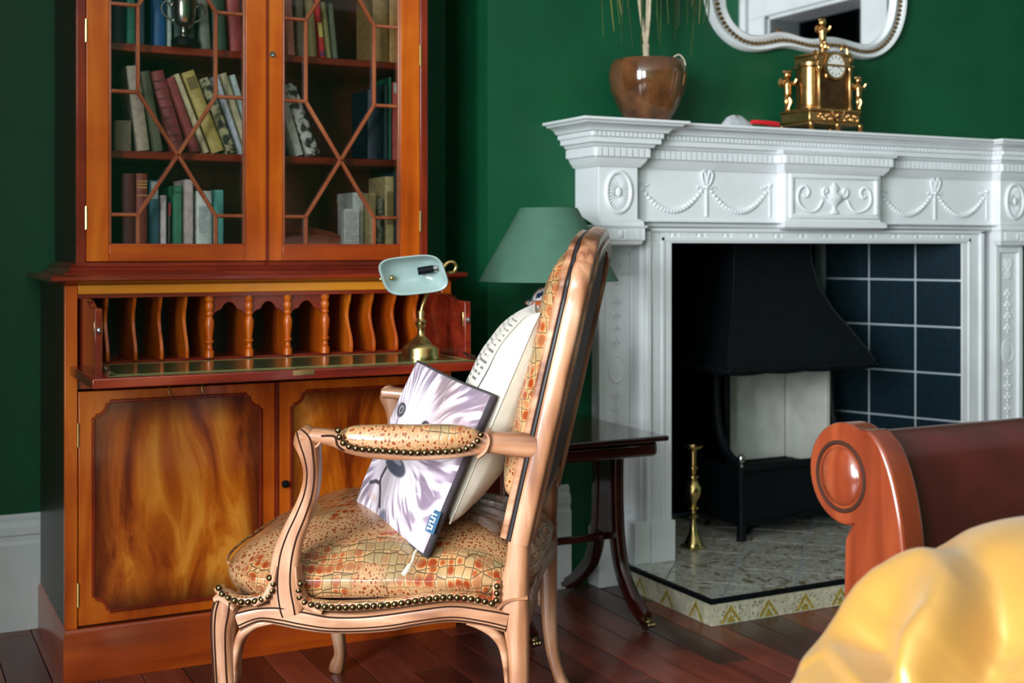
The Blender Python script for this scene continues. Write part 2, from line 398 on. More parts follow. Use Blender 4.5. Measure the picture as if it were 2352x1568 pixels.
for (a, c, q) in (('l', dy0, -1), ('r', dy1, 1)):
    for (h0, h1, tk) in ((0, .15, .022), (.15, .21, .04)):
        ya, yb2 = sorted((c+q*h0, c+q*h1)); da.box((XR-tk, ya, 0), (XR, yb2, dz+(0 if h0 == 0 else .12)))
da.box((XR-.022, dy0-.15, dz), (XR, dy1+.15, dz+.12)).box((XR-.04, dy0-.21, dz+.12), (XR, dy1+.21, dz+.18))
da.box((XR, dy0, 0), (XR+.22, dy0+.02, dz)).box((XR, dy1-.02, 0), (XR+.22, dy1, dz)).box((XR, dy0, dz-.02), (XR+.22, dy1, dz))
struct(da, 'door_1', M['white'], bev=.004)
# skirting
SK = [(0, 0), (.022, 0), (.022, .225), (.016, .232), (.016, .246), (.020, .250), (.018, .270), (.010, .282), (.010, .294), (.004, .302), (0, .302)]
struct(MB().mould([(XL, YA), (XB, YA)], SK), 'baseboard_left', M['white'], sharp=25)
struct(MB().mould([(XB, YA), (XB, YW), (1.845, YW)], SK), 'baseboard_middle', M['white'], sharp=25)
struct(MB().mould([(3.64, YW), (XB2, YW), (XB2, YA), (XR, YA)], SK), 'baseboard_right', M['white'], sharp=25)

# ================================================================ FIREPLACE
ZH = .069
YP, YF, YFR = 3.12, 3.157, 3.15
PX = [(1.869, 2.001), (3.484, 3.616)]
def mirrorx(x): return 2*XC-x
fs = thing('fireplace_surround', 'white painted carved chimneypiece with swags and dentils around the fire opening', 'fireplace', (XC, YW, 0))
plan = [(1.869, YW-.001), (1.869, YP), (2.001, YP), (2.001, YF), (3.483, YF), (3.483, YP), (3.615, YP), (3.615, YW-.001)]
planc = plan[:4]+[(2.546, YF), (2.546, YP), (2.938, YP), (2.938, YF)]+plan[4:]
sh = MB().mould(plan, [(0, 1.302), (.050, 1.302), (.050, 1.317), (.054, 1.3175), (.054, 1.332), (.066, 1.333), (.068, 1.338), (.074, 1.344), (.084, 1.349), (.096, 1.352), (.098, 1.357), (.108, 1.358), (.110, 1.361), (.110, 1.366), (0, 1.366)])
sh.prism([(p[0], p[1]) for p in plan], 'z', 1.300, 1.3655)
sh.build('mantel_shelf', M['white'], fs, sharp=30)
# small dentils under the shelf
def along(plan, off, step, fn):
    P = [Vector(p) for p in plan]
    for i in range(len(P)-1):
        d = P[i+1]-P[i]
        L = d.length; d.normalize(); n = Vector((d.y, -d.x))
        a0, a1 = 0., L
        # corner allowance: outward corners lengthen the run, inward shorten it
        def turn(A, B): return A.x*B.y-A.y*B.x
        if i > 0:
            t = turn(P[i]-P[i-1], P[i+1]-P[i]); a0 = -off if t > 0 else off
        if i < len(P)-2:
            t = turn(P[i+1]-P[i], P[i+2]-P[i+1]); a1 = L+(off if t > 0 else -off)
        if i == 0: a0 = 0
        k = int((a1-a0-.004)/step)
        if k < 1: continue
        st = (a1-a0)/k
        for j in range(k):
            c = P[i]+d*(a0+(j+.5)*st)+n*off
            fn(c, d, n, st)
def dentil(mb, z0, z1, wf, dep):
    def f(c, d, n, st):
        h = st*wf/2
        q = [c-d*h-n*.002, c+d*h-n*.002, c+d*h+n*dep, c-d*h+n*dep]
        mb.prism([(p.x, p.y) for p in q], 'z', z0, z1)
    return f
dm = MB(); along(plan, .054, .0145, dentil(dm, 1.3185, 1.3305, .62, .007))
dm.build('bead_dentils', M['white'], fs, kind='stuff')
# bed mould with its tall dentils, breaking forward over pilasters and centre tablet
MB().mould(planc, [(0, 1.236), (.006, 1.236), (.010, 1.242), (.018, 1.252), (.022, 1.262), (.026, 1.263), (.026, 1.290), (.034, 1.292), (.040, 1.303), (0, 1.303)]).build('bed_mould', M['white'], fs, sharp=30)
dm = MB(); along(planc, .026, .0185, dentil(dm, 1.264, 1.288, .72, .007))
dm.build('dentil_course', M['white'], fs, kind='stuff')
fr = MB().prism([(2.001, YW-.001)]+planc[2:10]+[(3.483, YW-.001)], 'z', 1.078, 1.302)
for a, b2 in ((1.869, 2.002), (3.482, 3.615)): fr.prism([(YW-.001, 1.302), (YW-.001, 1.106), (YP, 1.058), (YP, 1.302)], 'x', a, b2)
fr.build('frieze', M['white'], fs, bev=.0015)
MB().mould(planc[1:-1], [(0, 1.058), (.006, 1.060), (.014, 1.066), (.014, 1.076), (.008, 1.082), (0, 1.086)]).build('frieze_foot_moulding', M['white'], fs, sharp=30)
MB().prism([(2.001, YW-.001), (2.001, YF+.004), (3.483, YF+.004), (3.483, YW-.001)], 'z', OZ+.05, 1.079).build('lintel', M['white'], fs)
# centre tablet frame
tb = MB()
for a, b2 in (((2.560, 1.094), (2.924, 1.108)), ((2.560, 1.220), (2.924, 1.234)), ((2.560, 1.108), (2.574, 1.220)), ((2.910, 1.108), (2.924, 1.220))):
    tb.box((a[0], YP-.008, a[1]), (b2[0], YP+.001, b2[1]))
tb.build('tablet_frame', M['white'], fs, bev=.003)
# relief ornament
def swag(x0, x1, y, ztop, sagz, n, mb, r0=.0048, r1=.0092):
    for i in range(n):
        t = i/(n-1); xx = x0+(x1-x0)*t; zz = ztop-(ztop-sagz)*(1-(2*t-1)**2)
        r = r0+(r1-r0)*math.sin(PI*t)
        mb.ell((xx, y, zz), (r, r*.8, r*.95), 8, 6)
def drop(x, y, z0, z1, mb, r=.0035):
    k = int((z0-z1)/.008)
    for i in range(k): mb.ell((x, y, z0-(i+.5)*(z0-z1)/k), (r, r, .0048), 6, 4)
def bow(x, y, z, s, mb):
    for q in (-1, 1):
        pth = cr([(x, y, z), (x+q*.012*s, y-.002, z+.012*s), (x+q*.020*s, y-.003, z+.038*s), (x+q*.010*s, y-.003, z+.048*s), (x+q*.004*s, y-.002, z+.032*s), (x, y, z+.008*s)], 5)
        mb.sweep(pth, .0038*s, (0, 1, 0), 6)
        pth = cr([(x, y, z), (x+q*.014*s, y-.001, z-.004*s), (x+q*.026*s, y, z+.002*s), (x+q*.034*s, y, z-.004*s)], 4)
        mb.sweep(pth, .0028*s, (0, 1, 0), 6)
    mb.ell((x, y-.002, z), .0065*s, 8, 6)
for (xa, xb2) in ((2.012, 2.530), (2.950, 3.472)):
    mb = MB(); xm = (xa+xb2)/2; y = YF-.003; xa2 = xa+.018; xb3 = xb2-.022
    swag(xa2, xm-.008, y, 1.186, 1.112, 22, mb); swag(xm+.008, xb3, y, 1.186, 1.112, 22, mb)
    bow(xm, y, 1.186, 1.0, mb)
    for q, xx in ((1, xa2-.004), (-1, xb3+.004)):
        mb.ell((xx, y, 1.196), .0065, 8, 6)
        mb.sweep(cr([(xx, y, 1.190), (xx+q*.012, y, 1.194), (xx+q*.024, y, 1.186), (xx+q*.034, y, 1.189)], 4), .0028, (0, 1, 0), 6)
    drop(xa2-.004, y, 1.188, 1.098, mb); drop(xb3+.004, y, 1.188, 1.098, mb); drop(xm, y, 1.180, 1.096, mb, .005)
    mb.build('swag_relief', M['white'], fs)
# urn and scrolls on the tablet
mb = MB(); y = YP-.002
mb.lathe([(.0, 1.110), (.018, 1.110), (.014, 1.116), (.008, 1.122), (.006, 1.132), (.016, 1.142), (.030, 1.154), (.034, 1.162), (.026, 1.170), (.012, 1.176), (.014, 1.184), (.018, 1.190), (.010, 1.200), (.004, 1.208), (0, 1.212)], (XC, y, 0), 16, sc=(1, .45))
for q in (-1, 1):
    mb.sweep(cr([(XC+q*.030, y-.003, 1.160), (XC+q*.046, y-.003, 1.166), (XC+q*.050, y-.003, 1.182), (XC+q*.040, y-.003, 1.190), (XC+q*.034, y-.003, 1.180), (XC+q*.041, y-.003, 1.176)], 5), .0042, (0, 1, 0), 6)
    pts = [(XC+q*.052, 1.150), (XC+q*.066, 1.128), (XC+q*.090, 1.116), (XC+q*.122, 1.122), (XC+q*.146, 1.142), (XC+q*.150, 1.168), (XC+q*.138, 1.190), (XC+q*.118, 1.194), (XC+q*.106, 1.178), (XC+q*.116, 1.162), (XC+q*.128, 1.168)]
    for i, p in enumerate(spaced([(a, y-.002, c) for a, c in cr(pts, 6)], .0062)): mb.ell(p, .0043, 6, 4)
mb.build('urn_relief', M['white'], fs)
# pilasters
for (a, b2) in PX:
    xm = (a+b2)/2
    p = MB(); YS = 3.212 if a < XC else 3.14; dxs = .057 if a < XC else 0
    a_, b_2 = a+dxs, b2+dxs
    p.box((a_, YS, .183), (a_+.020, YW-.001, 1.062)).box((b_2-.020, YS, .183), (b_2, YW-.001, 1.062)).box((a_+.02, YS+.010, .183), (b_2-.02, YW-.001, 1.062))
    p.box((a_+.02, YS, .183), (b_2-.02, YS+.012, .215)).box((a_+.02, YS, .985), (b_2-.02, YS+.012, 1.062)).box((a, YP, 1.010), (b2, YS, 1.066))
    pil = p.build('pilaster', M['white'], fs, bev=.002)
    MB().mould([(a, YS), (a, YP), (b2, YP), (b2, YS)], [(0, 1.008), (.008, 1.012), (.012, 1.022), (.016, 1.024), (.016, 1.058), (.020, 1.060), (.022, 1.066), (0, 1.068)]).build('pilaster_cap', M['white'], pil, sharp=30)
    c = MB()
    for i in range(17):
        if 7 <= i <= 9: continue
        c.box((a+.004+i*.0075, YP-.0185, 1.027), (a+.004+i*.0075+.0045, YP-.015, 1.055))
    c.ell((xm, YP-.016, 1.041), (.011, .004, .013), 12, 6)
    c.build('cap_fluting', M['white'], pil, kind='stuff')
    pb = MB().box((a_-.012, YS-.020, 0), (b_2+.004, YW-.001, .175)).box((a_-.006, YS-.012, .175), (b_2, YW-.001, .186))
    pb.build('plinth_block', M['white'], pil, bev=.002)
    # oval patera on the frieze block
    e = MB(); zc = 1.163
    ring = [(xm+.041*math.cos(2*PI*i/40), YP-.003, zc+.058*math.sin(2*PI*i/40)) for i in range(40)]
    e.sweep(ring, (.006, .006), (0, 1, 0), 8, closed=True)
    for i in range(28):
        an = 2*PI*i/28
        e.sweep([(xm+.012*math.cos(an), YP-.002, zc+.017*math.sin(an)), (xm+.022*math.cos(an), YP-.005, zc+.031*math.sin(an)), (xm+.034*math.cos(an), YP-.002, zc+.049*math.sin(an))], [(.0012, .001), (.0024, .003), (.0026, .002)], (0, 1, 0), 6)
    e.ell((xm, YP-.004, zc), (.010, .005, .015), 12, 6)
    e.build('oval_patera', M['white'], fs)
    # husk and medallion relief on the pilaster panel
    h = MB(); y = YS+.008; xm = (a_+b_2)/2
    bow(xm, y, .925, .75, h); bow(xm, y, .895, .55, h); h.build('ribbon_bow', M['white'], pil); h = MB()
    for z in (.84, .80, .76, .72): 
        drop(xm, y, z+.018, z-.016, h, .0035)
        for q in (-1, 1): h.ell((xm+q*.012, y, z), (.005, .004, .006), 6, 4); h.ell((xm+q*.007, y, z+.006), (.004, .003, .008), 6, 4)
    MB().lathe([(0, 0), (.028, 0), (.030, .004), (.026, .006), (.024, .004), (.010, .006), (0, .007)], (xm, y+.004, .640), 20, Matrix.Rotation(PI/2, 3, 'X'), (1, 1.5)).build('oval_medallion', M['white'], pil)
    for z in (.56, .52, .48, .44, .40, .36, .32, .28):
        drop(xm, y, z+.018, z-.016, h, .0035)
        for q in (-1, 1): h.ell((xm+q*.011, y, z), (.005, .004, .006), 6, 4)
    h.build('husk_relief', M['white'], pil, kind='stuff')
# architrave round the opening
fr = MB()
def archi(x0, y0, x1, y1, z0, z1): fr.box((x0, y0, z0), (x1, y1, z1))
for s in (0, 1):
    X = (lambda v: v) if s == 0 else mirrorx
    def bx(xa, xb_, ya, z0, z1):
        a, c = sorted((X(xa), X(xb_))); fr.box((a, ya, z0), (c, YW+.04, z1))
    bx(2.040, 2.052, YF+.012, 0, 1.062); bx(2.050, 2.066, YF-.012, ZH, 1.058)
    bx(2.066, 2.106, YF-.002, ZH, 1.050); bx(2.106, 2.118, YF-.006, ZH, OZ+.02); bx(2.118, OX0, YF-.002, ZH, OZ+.0)
fr.box((2.050, YF-.012, 1.050), (mirrorx(2.050), YW+.04, 1.060)); fr.box((2.10, YF-.002, OZ+.012), (mirrorx(2.10), YW+.04, 1.050)); fr.box((2.106, YF-.006, OZ+.006), (mirrorx(2.106), YW+.04, OZ+.018)); fr.box((2.12, YF-.002, OZ), (mirrorx(2.12), YW+.04, OZ+.012))
fr.build('architrave', M['white'], fs, bev=.0015)
for s in (0, 1):
    pb = MB()
    X = (lambda v: v) if s == 0 else mirrorx
    a, c = sorted((X(2.006), X(2.060))); pb.box((a, YF-.016, ZH), (c, YW+.03, .19)); a, c = sorted((X(2.060), X(OX0))); pb.box((a, YF-.022, ZH), (c, YW+.03, .19))
    pb.build('plinth_block', M['white'], fs, bev=.002)
ft = MB(); x = 2.072; i = 0
while x < mirrorx(2.076):
    k = i % 13
    if k < 9: ft.box((x, YF-.0045, 1.024), (x+.0042, YF-.001, 1.046))
    elif k == 10: ft.ell((x+.004, YF-.002, 1.035), (.009, .003, .011), 12, 6)
    x += .0075; i += 1
for s in (0, 1):
    X = (lambda v: v) if s == 0 else mirrorx
    z = .20
    while z < 1.01:
        a, c = sorted((X(2.072), X(2.100))); ft.box((a, YF-.0045, z), (c, YF-.001, z+.0042)); z += .0075
ft.build('architrave_fluting', M['white'], fs, kind='stuff')
# firebox lining and tiles: two splayed cheeks and the back
SP = math.radians(20.6); TW, TH, TD = .1755, .1622, 4
fd = .55
xl2, xr2 = OX0+math.sin(SP)*fd, OX1-math.sin(SP)*fd; yb_ = 3.17+math.cos(SP)*fd
FB0 = (XC, 3.5, 0)
fb = MB().box((OX0-.029, yb_, ZH), (OX1+.029, yb_+.05, OZ+.16)).build('wall_fire_recess', M['soot']); fb['kind'] = 'structure'; base(fb, FB0)
g = MB()
g.prism([(OX1, 3.17), (OX1+.028, 3.17), (OX1+.028, yb_), (xr2, yb_)], 'z', ZH, OZ+.12)
g.build('grouted_cheek', M['grout'], fb)
g = MB().prism([(OX0, 3.17), (OX0-.028, 3.17), (OX0-.028, yb_), (xl2, yb_)], 'z', ZH, OZ+.12); g.build('grouted_cheek', M['grout'], fb)
MB().box((OX0-.02, 3.20, OZ+.03), (OX1+.02, yb_+.05, OZ+.13)).build('recess_ceiling', M['soot'], fb)
tmb = MB(); 
tw, th = TW-.007, TH-.007; prof = []; NR = 20
for i in range(NR):
    u0 = tw*i/NR; du = tw/NR; prof += [(u0+du*.12, -.004), (u0+du*.38, -.006), (u0+du*.62, -.006), (u0+du*.88, -.004)]
prof = [(0, 0), (0, -.004)]+prof+[(tw, -.004), (tw, 0)]
tmb.prism(prof, 'z', 0, th); tme = tmb.mesh('tile'); tme.materials.append(M['tile'])
for side in (1, 0):
    for i in range(3):
        for k in range(-1, 6):
            z0 = .889-.1617*k+.0035-.1617
            if z0 < ZH or z0+th > OZ+.13+.1: continue
            s0 = max(-.020+i*TW+.0035, -.009)
            o = bpy.data.objects.new('tile', tme); C.objects.link(o); o.parent = fb
            if i == 0: o.scale.x = (tw-.0075)/tw
            s1 = s0+(tw-.0075 if i == 0 else tw) if side else s0
            px_ = OX1-math.sin(SP)*s1 if side else OX0+math.sin(SP)*s1
            o.location = Vector((px_, 3.17+math.cos(SP)*s1, z0))-Vector((XC, 3.5, 0))
            o.rotation_euler = (0, 0, -(PI/2-SP) if side else PI/2-SP)
# ---- hearth: stone slab with tiles laid on the diagonal, tiled riser, dark edge strip
def htile(name, seed, sc=30):
    m, nt, b = newmat(name); setp(b, .28, 0, .3)
    v = coords(nt); n = node(nt, 'ShaderNodeTexNoise'); n.inputs['Scale'].default_value = 26; n.inputs['Detail'].default_value = 4; n.inputs['Distortion'].default_value = 1.6
    nt.links.new(v, n.inputs[0])
    nt.links.new(ramp(nt, [(.36, (124, 110, 80)), (.44, (172, 168, 150)), (.54, (204, 208, 202)), (.62, (176, 180, 168)), (.70, (134, 114, 74))], n.outputs[0]), b.inputs['Base Color']); return m
M['htile'] = htile('mottled_olive_hearth_tile', 1)
hx0, hx1, hy0, hy1 = 1.985, 2*XC-1.985, 2.735, YF-.01
he = thing('hearth', 'raised hearth of mottled cream and olive tiles laid diagonally in front of the grate', 'hearth', (XC, 3.0, 0))
MB().box((hx0+.006, hy0+.006, 0), (hx1-.006, YF-.02, ZH-.006)).box((OX0-.028, YF-.02, 0), (OX1+.028, yb_+.03, ZH-.006)).build('hearth_bed', M['grout'], he)
# diagonal tiles clipped to the hearth outline
def clip(poly, f):
    out = []
    for i in range(len(poly)):
        a, c = poly[i], poly[(i+1) % len(poly)]; fa, fc = f(a), f(c)
        if fa >= 0: out.append(a)
        if (fa >= 0) != (fc >= 0):
            t = fa/(fa-fc); out.append((a[0]+(c[0]-a[0])*t, a[1]+(c[1]-a[1])*t))
    return out
ts = .178; e1 = Vector((math.sin(math.radians(43)), math.cos(math.radians(43)))); e2 = Vector((e1.y, -e1.x)); o0 = Vector((2.252, 2.981))
for i in range(-8, 10):
    for j in range(-9, 10):
        c = o0+e1*(i*ts)+e2*(j*ts)
        q = [c+e1*.003+e2*.003, c+e1*(ts-.003)+e2*.003, c+e1*(ts-.003)+e2*(ts-.003), c+e1*.003+e2*(ts-.003)]
        q = [(p.x, p.y) for p in q]
        for f in (lambda p: p[0]-hx0-.012, lambda p: hx1-.012-p[0], lambda p: p[1]-hy0-.012, lambda p: 3.66-p[1], lambda p: 9 if p[1] < 3.16 else p[0]-OX0-.01, lambda p: 9 if p[1] < 3.16 else OX1-.01-p[0]): 
            q = clip(q, f)
            if len(q) < 3: break
        if len(q) < 3: continue
        A = abs(sum(q[k][0]*q[(k+1) % len(q)][1]-q[(k+1) % len(q)][0]*q[k][1] for k in range(len(q))))/2
        if A < .0006: continue
        MB().prism(q, 'z', ZH-.007, ZH).build('tile', M['htile'], he)
MB().mould([(hx0, 3.15), (hx0, hy0), (hx1, hy0), (hx1, 3.15)], [(0, ZH-.012), (.004, ZH-.010), (.004, ZH+.001), (-.006, ZH+.002), (-.006, ZH-.010)], False).build('edge_strip', M['black'], he)
hb = MB()
# riser tiles with leaf motif
M['rtile'] = plain('cream_riser_tile', (186, 184, 158), .3, coat=.3, var=.10, vs=60)
M['motif'] = plain('olive_motif', (150, 132, 56), .4, var=.2, vs=90); M['motif2'] = plain('grey_motif', (112, 112, 98), .4)
L = hx1-hx0; nt_ = 12
for i in range(nt_):
    a = hx0+L*i/nt_+.001; c = hx0+L*(i+1)/nt_-.001
    t = MB().box((a, hy0, 0), (c, hy0+.008, ZH-.012)).build('riser_tile', M['rtile'], he)
    mo = MB(); xm = (a+c)/2
    mo.prism([(xm-.034, .004), (xm, .050), (xm+.034, .004), (xm+.024, .004), (xm, .036), (xm-.024, .004)], 'y', hy0-.0012, hy0+.001)
    mo.prism([(xm-.014, .004), (xm, .026), (xm+.014, .004)], 'y', hy0-.0012, hy0+.001)
    mo.build('leaf_motif', M['motif'], t)
    m2 = MB()
    for k in range(26):
        xx = a+.006+rr.random()*(c-a-.012); zz = .006+rr.random()*.042
        m2.ell((xx, hy0, zz), (.0025, .001, .0035), 5, 3)
    m2.build('speckle', M['motif2'], t, kind='stuff')
for i in range(3):
    a = hy0+.415*i/3+.001; c = hy0+.415*(i+1)/3-.001
    t = MB().box((hx0, a+(.008 if i == 0 else 0), 0), (hx0+.008, c, ZH-.012)).build('riser_tile', M['rtile'], he)
    mo = MB(); xm = (a+c)/2; mo.prism([(xm-.034, .004), (xm, .050), (xm+.034, .004), (xm+.024, .004), (xm, .036), (xm-.024, .004)], 'x', hx0-.0012, hx0+.001)
    mo.build('leaf_motif', M['motif'], t)
# ---- fire basket with its canopy hood
gx0, gx1 = 2.475, 2.958; gc = (gx0+gx1)/2
gb = thing('fire_basket', 'black iron fire basket with flared canopy hood and pale fireclay lining', 'fire grate', (gc, 3.4, ZH))
# hood: flared sheet, square plan, ogee flare
hp = [(0, 1.12), (.0, 1.02), (.004, .95), (.018, .87), (.044, .80), (.078, .735), (.110, .672), (.130, .625), (.136, .608)]
pl_ = [(2.60, 3.62), (2.60, 3.33), (2.86, 3.33), (2.86, 3.62)]
h = MB()
K = len(hp)
def hoodpt(i, o):
    x0, y0 = 2.519, 3.345; x1 = 2.834
    return [(x0-o*.95, 3.66, 0), (x0-o*.95, y0-o, 0), (x1+o*1.28, y0-o, 0), (x1+o*1.28, 3.66, 0)][i]
vs = []; fs2 = []
for (o, z) in hp:
    for i in range(4):
        p = hoodpt(i, o); vs.append((p[0], p[1], z))
for k in range(K-1):
    for i in range(3): fs2.append((k*4+i, k*4+i+1, (k+1)*4+i+1, (k+1)*4+i))
h.add(vs, fs2)
hood = h.build('canopy_hood', M['black'], gb, sharp=50); sm = hood.modifiers.new('thick', 'SOLIDIFY'); sm.thickness = .004
# wavy riveted skirt
sk = MB(); c0 = hoodpt(0, .136); c1 = hoodpt(1, .136); c2 = hoodpt(2, .136); c3 = hoodpt(3, .136)
for a, c in ((c0, c1), (c1, c2), (c2, c3)):
    a = Vector((a[0], a[1], 0)); c = Vector((c[0], c[1], 0)); N = 40; d = (c-a)
    top = [(a+d*(i/N)) for i in range(N+1)]
    vs = [(p.x, p.y, .624) for p in top]+[(p.x, p.y, (.602)-.004*abs(math.sin(i/N*PI*4))) for i, p in enumerate(top)]
    sk.add(vs, [(i, i+1, N+2+i, N+1+i) for i in range(N)])
sko = sk.build('scalloped_skirt', M['black'], gb); sm = sko.modifiers.new('thick', 'SOLIDIFY'); sm.thickness = .005
for (a, c, n_) in ((c0, c1, 4), (c1, c2, 7)):
    for i in range(n_):
        t = (i+.3)/(n_-.4); p = Vector((a[0]+(c[0]-a[0])*t, a[1]+(c[1]-a[1])*t, .617))
        MB().ell(p, (.0045, .004, .0045), 8, 6).build('rivet', M['black'], gb)
MB().sweep([hoodpt(1, o)[:2]+(z,) for o, z in hp], .004, (0, 1, 0), 6).build('hood_seam', M['black'], gb)
MB().sweep([hoodpt(2, o)[:2]+(z,) for o, z in hp], .004, (0, 1, 0), 6).build('hood_seam', M['black'], gb)
# fireclay back and cheeks
fbk = MB().prism([(2.645, 3.56), (2.904, 3.56), (2.904, 3.60), (2.645, 3.60)], 'z', .26, .70); fbk.build('fireclay_back', M['firebrick'], gb, bev=.003)
MB().prism([(2.905, 3.56), (2.925, 3.37), (2.945, 3.37), (2.93, 3.60)], 'z', .26, .70).build('fireclay_cheek', M['firebrick'], gb, bev=.003)
MB().prism([(2.64, 3.56), (2.545, 3.40), (2.525, 3.40), (2.61, 3.60)], 'z', .26, .70).build('iron_cheek', M['black'], gb, bev=.003)
# side horns curving down to the front bar
for x in (gx0, gx1):
    pth = cr([(x, 3.40, .70), (x, 3.39, .58), (x, 3.385, .48), (x, 3.37, .40), (x, 3.33, .345), (x, 3.285, .315), (x, 3.255, .305)], 5)
    MB().sweep(pth, (.016, .011), (1, 0, 0), 10, 3).build('side_horn', M['black'], gb)
    MB().sweep([(x, 3.25, ZH), (x, 3.25, .12), (x, 3.25, .29), (x, 3.25, .305)], [.016, .013, .013, .015], (0, 1, 0), 10).build('leg', M['black'], gb)
    MB().lathe([(0, .305), (.012, .305), (.006, .312), (.008, .316), (.013, .324), (.014, .331), (.011, .339), (0, .344)], (x, 3.25, 0), 14).build('ball_finial', M['steel'], gb, label='polished steel ball finial')
fp = MB().box((gx0, 3.250, .115), (gx1, 3.262, .295)); fp.build('front_plate', M['black'], gb, bev=.003)
MB().sweep([(gx0, 3.248, .298), (gx1, 3.248, .298)], (.012, .014), (0, 0, 1), 12).build('front_bar', M['black'], gb)
MB().sweep(cr([(gx0, 3.248, .13), (gx0+.14, 3.245, .118), (gx0+.27, 3.245, .132), (gx1-.13, 3.245, .118), (gx1, 3.248, .13)], 6), (.007, .007), (0, 1, 0), 8).build('wavy_foot_bar', M['black'], gb)
MB().box((gx0-.004, 3.26, .115), (gx0+.006, 3.60, .30)).box((gx1-.006, 3.26, .115), (gx1+.004, 3.60, .30)).box((gx0, 3.26, .235), (gx1, 3.60, .25)).build('basket_side', M['black'], gb)
for k in range(9):
    y = 3.28+k*.03; MB().box((gx0, y, .25), (gx1, y+.010, .262)).build('grate_bar', M['black'], gb)
# ---- candlesticks
def candlestick(loc, label):
    t = thing('candlestick', label, 'candlestick', loc, 0, 'brass candlesticks on the hearth')
    x, y, z = loc
    MB().box((x-.030, y-.030, z), (x+.030, y+.030, z+.010)).build('foot', M['brass'], t, bev=.003)
    S = 1.0
    pr = [(.030, .010), (.028, .020), (.022, .032), (.014, .050), (.009, .075), (.008, .092), (.015, .098), (.016, .104), (.008, .110), (.008, .118), (.018, .124), (.018, .130), (.009, .136), (.012, .146), (.021, .160), (.026, .176), (.025, .190), (.016, .205), (.009, .214), (.018, .220), (.018, .226), (.008, .232), (.009, .242), (.016, .248), (.016, .254), (.009, .260), (.010, .300)]
    MB().lathe([(0, .009)]+pr+[(0, .300)], loc, 24).build('stem', M['brass'], t)
    MB().lathe([(0, .299), (.011, .300), (.014, .306), (.027, .312), (.030, .317), (.030, .320), (.014, .319), (.011, .312), (0, .312)], loc, 24).build('drip_pan', M['brass'], t)
a = at(1601, 1262, Z=ZH)
candlestick((a.x, a.y+.02, ZH), 'tall brass candlestick standing beside the left jamb of the fireplace')
candlestick((3.255, 3.10, ZH), 'brass candlestick by the right jamb, only its drip pan showing above the sofa back')
# ---- mirror
mr = thing('wall_mirror', 'white framed curvy wall mirror with a line of gold beads above the mantelpiece', 'mirror', (2.76, YW, 1.45))
def mp(px, py): p = at(1340+px/2.94, py/2.94, Y=YW-.02); return p.x, p.z
inn = [(965, -20), (985, 90), (1030, 165), (1100, 220), (1170, 237), (1250, 227), (1330, 214), (1400, 224), (1480, 250), (1560, 262), (1640, 250), (1700, 250), (1780, 268), (1850, 288), (1920, 297), (1975, 280), (2030, 230), (2070, 150), (2092, 40), (2096, -60)]
out = [(830, -20), (846, 80), (885, 175), (940, 250), (1000, 310), (1080, 343), (1160, 352), (1250, 345), (1340, 322), (1420, 322), (1500, 345), (1590, 362), (1690, 355), (1790, 370), (1850, 393), (1920, 410), (1990, 398), (2060, 355), (2115, 285), (2155, 200), (2180, 100), (2188, -60)]
ip = [mp(*p) for p in inn]; op = [mp(*p) for p in out]
def close_up(P, H):
    x0, z0 = P[0]; x1, z1 = P[-1]; m = (x0+x1)/2; w_ = (x1-x0)/2
    return P+[(m+w_*1.0, z1+H*.35), (m+w_*.93, z1+H*.62), (m+w_*.72, z1+H*.84), (m+w_*.35, z1+H*.97), (m, z1+H), (m-w_*.35, z1+H*.97), (m-w_*.72, z1+H*.84), (m-w_*.93, z1+H*.62), (m-w_*1.0, z1+H*.35)]
ip = close_up(ip, .56); op = close_up(op, .60)
ip = cr(ip, 4, True); op = cr(op, 4, True)
def resamp(P, n):
    Q = [Vector(p) for p in P]; Q.append(Q[0]); L = [0]
    for a, c in zip(Q, Q[1:]): L.append(L[-1]+(c-a).length)
    out = []; k = 0
    for i in range(n):
        s_ = L[-1]*i/n
        while L[k+1] < s_: k += 1
        out.append(Q[k]+(Q[k+1]-Q[k])*((s_-L[k])/max(1e-9, L[k+1]-L[k])))
    return out
NI = 160
I_ = resamp(ip, NI)
O_ = []
Oq = [Vector(p) for p in op]
for q in I_:   # nearest outer point
    O_.append(min(Oq, key=lambda o: (o-q).length))
# smooth
for _ in range(6): O_ = [(O_[i-1]+O_[i]*2+O_[(i+1) % NI])/4 for i in range(NI)]
prf = [(0, .004), (0, .018), (.12, .026), (.25, .024), (.40, .016), (.62, .016), (.74, .026), (.88, .028), (1, .018), (1, .0)]
f = MB(); vs = []
for i in range(NI):
    for u, hgt in prf: p = I_[i]+(O_[i]-I_[i])*u; vs.append((p.x, YW-hgt, p.y))
m_ = len(prf)
f.add(vs, [(i*m_+j, ((i+1) % NI)*m_+j, ((i+1) % NI)*m_+j+1, i*m_+j+1) for i in range(NI) for j in range(m_-1)])
f.build('mirror_frame', M['white'], mr)
bd = MB()
mid = [(I_[i]+(O_[i]-I_[i])*.51) for i in range(NI)]; mid.append(mid[0])
M['beadgold'] = plain('dull_gold_bead', (112, 86, 44), .45, metal=.6, var=.15)
for p in spaced([(q.x, YW-.019, q.y) for q in mid], .0158): bd.ell(p, (.0066, .008, .0066), 6, 4)
bd.build('gold_beading', M['beadgold'], mr, kind='stuff')
gl = MB().add([(p.x, YW-.008, p.y) for p in I_]+[(p.x, YW-.003, p.y) for p in I_], [tuple(range(NI)), tuple(range(NI, 2*NI))[::-1]]+[(i, (i+1) % NI, NI+(i+1) % NI, NI+i) for i in range(NI)])
gl.build('mirror_glass', M['mirror'], mr)
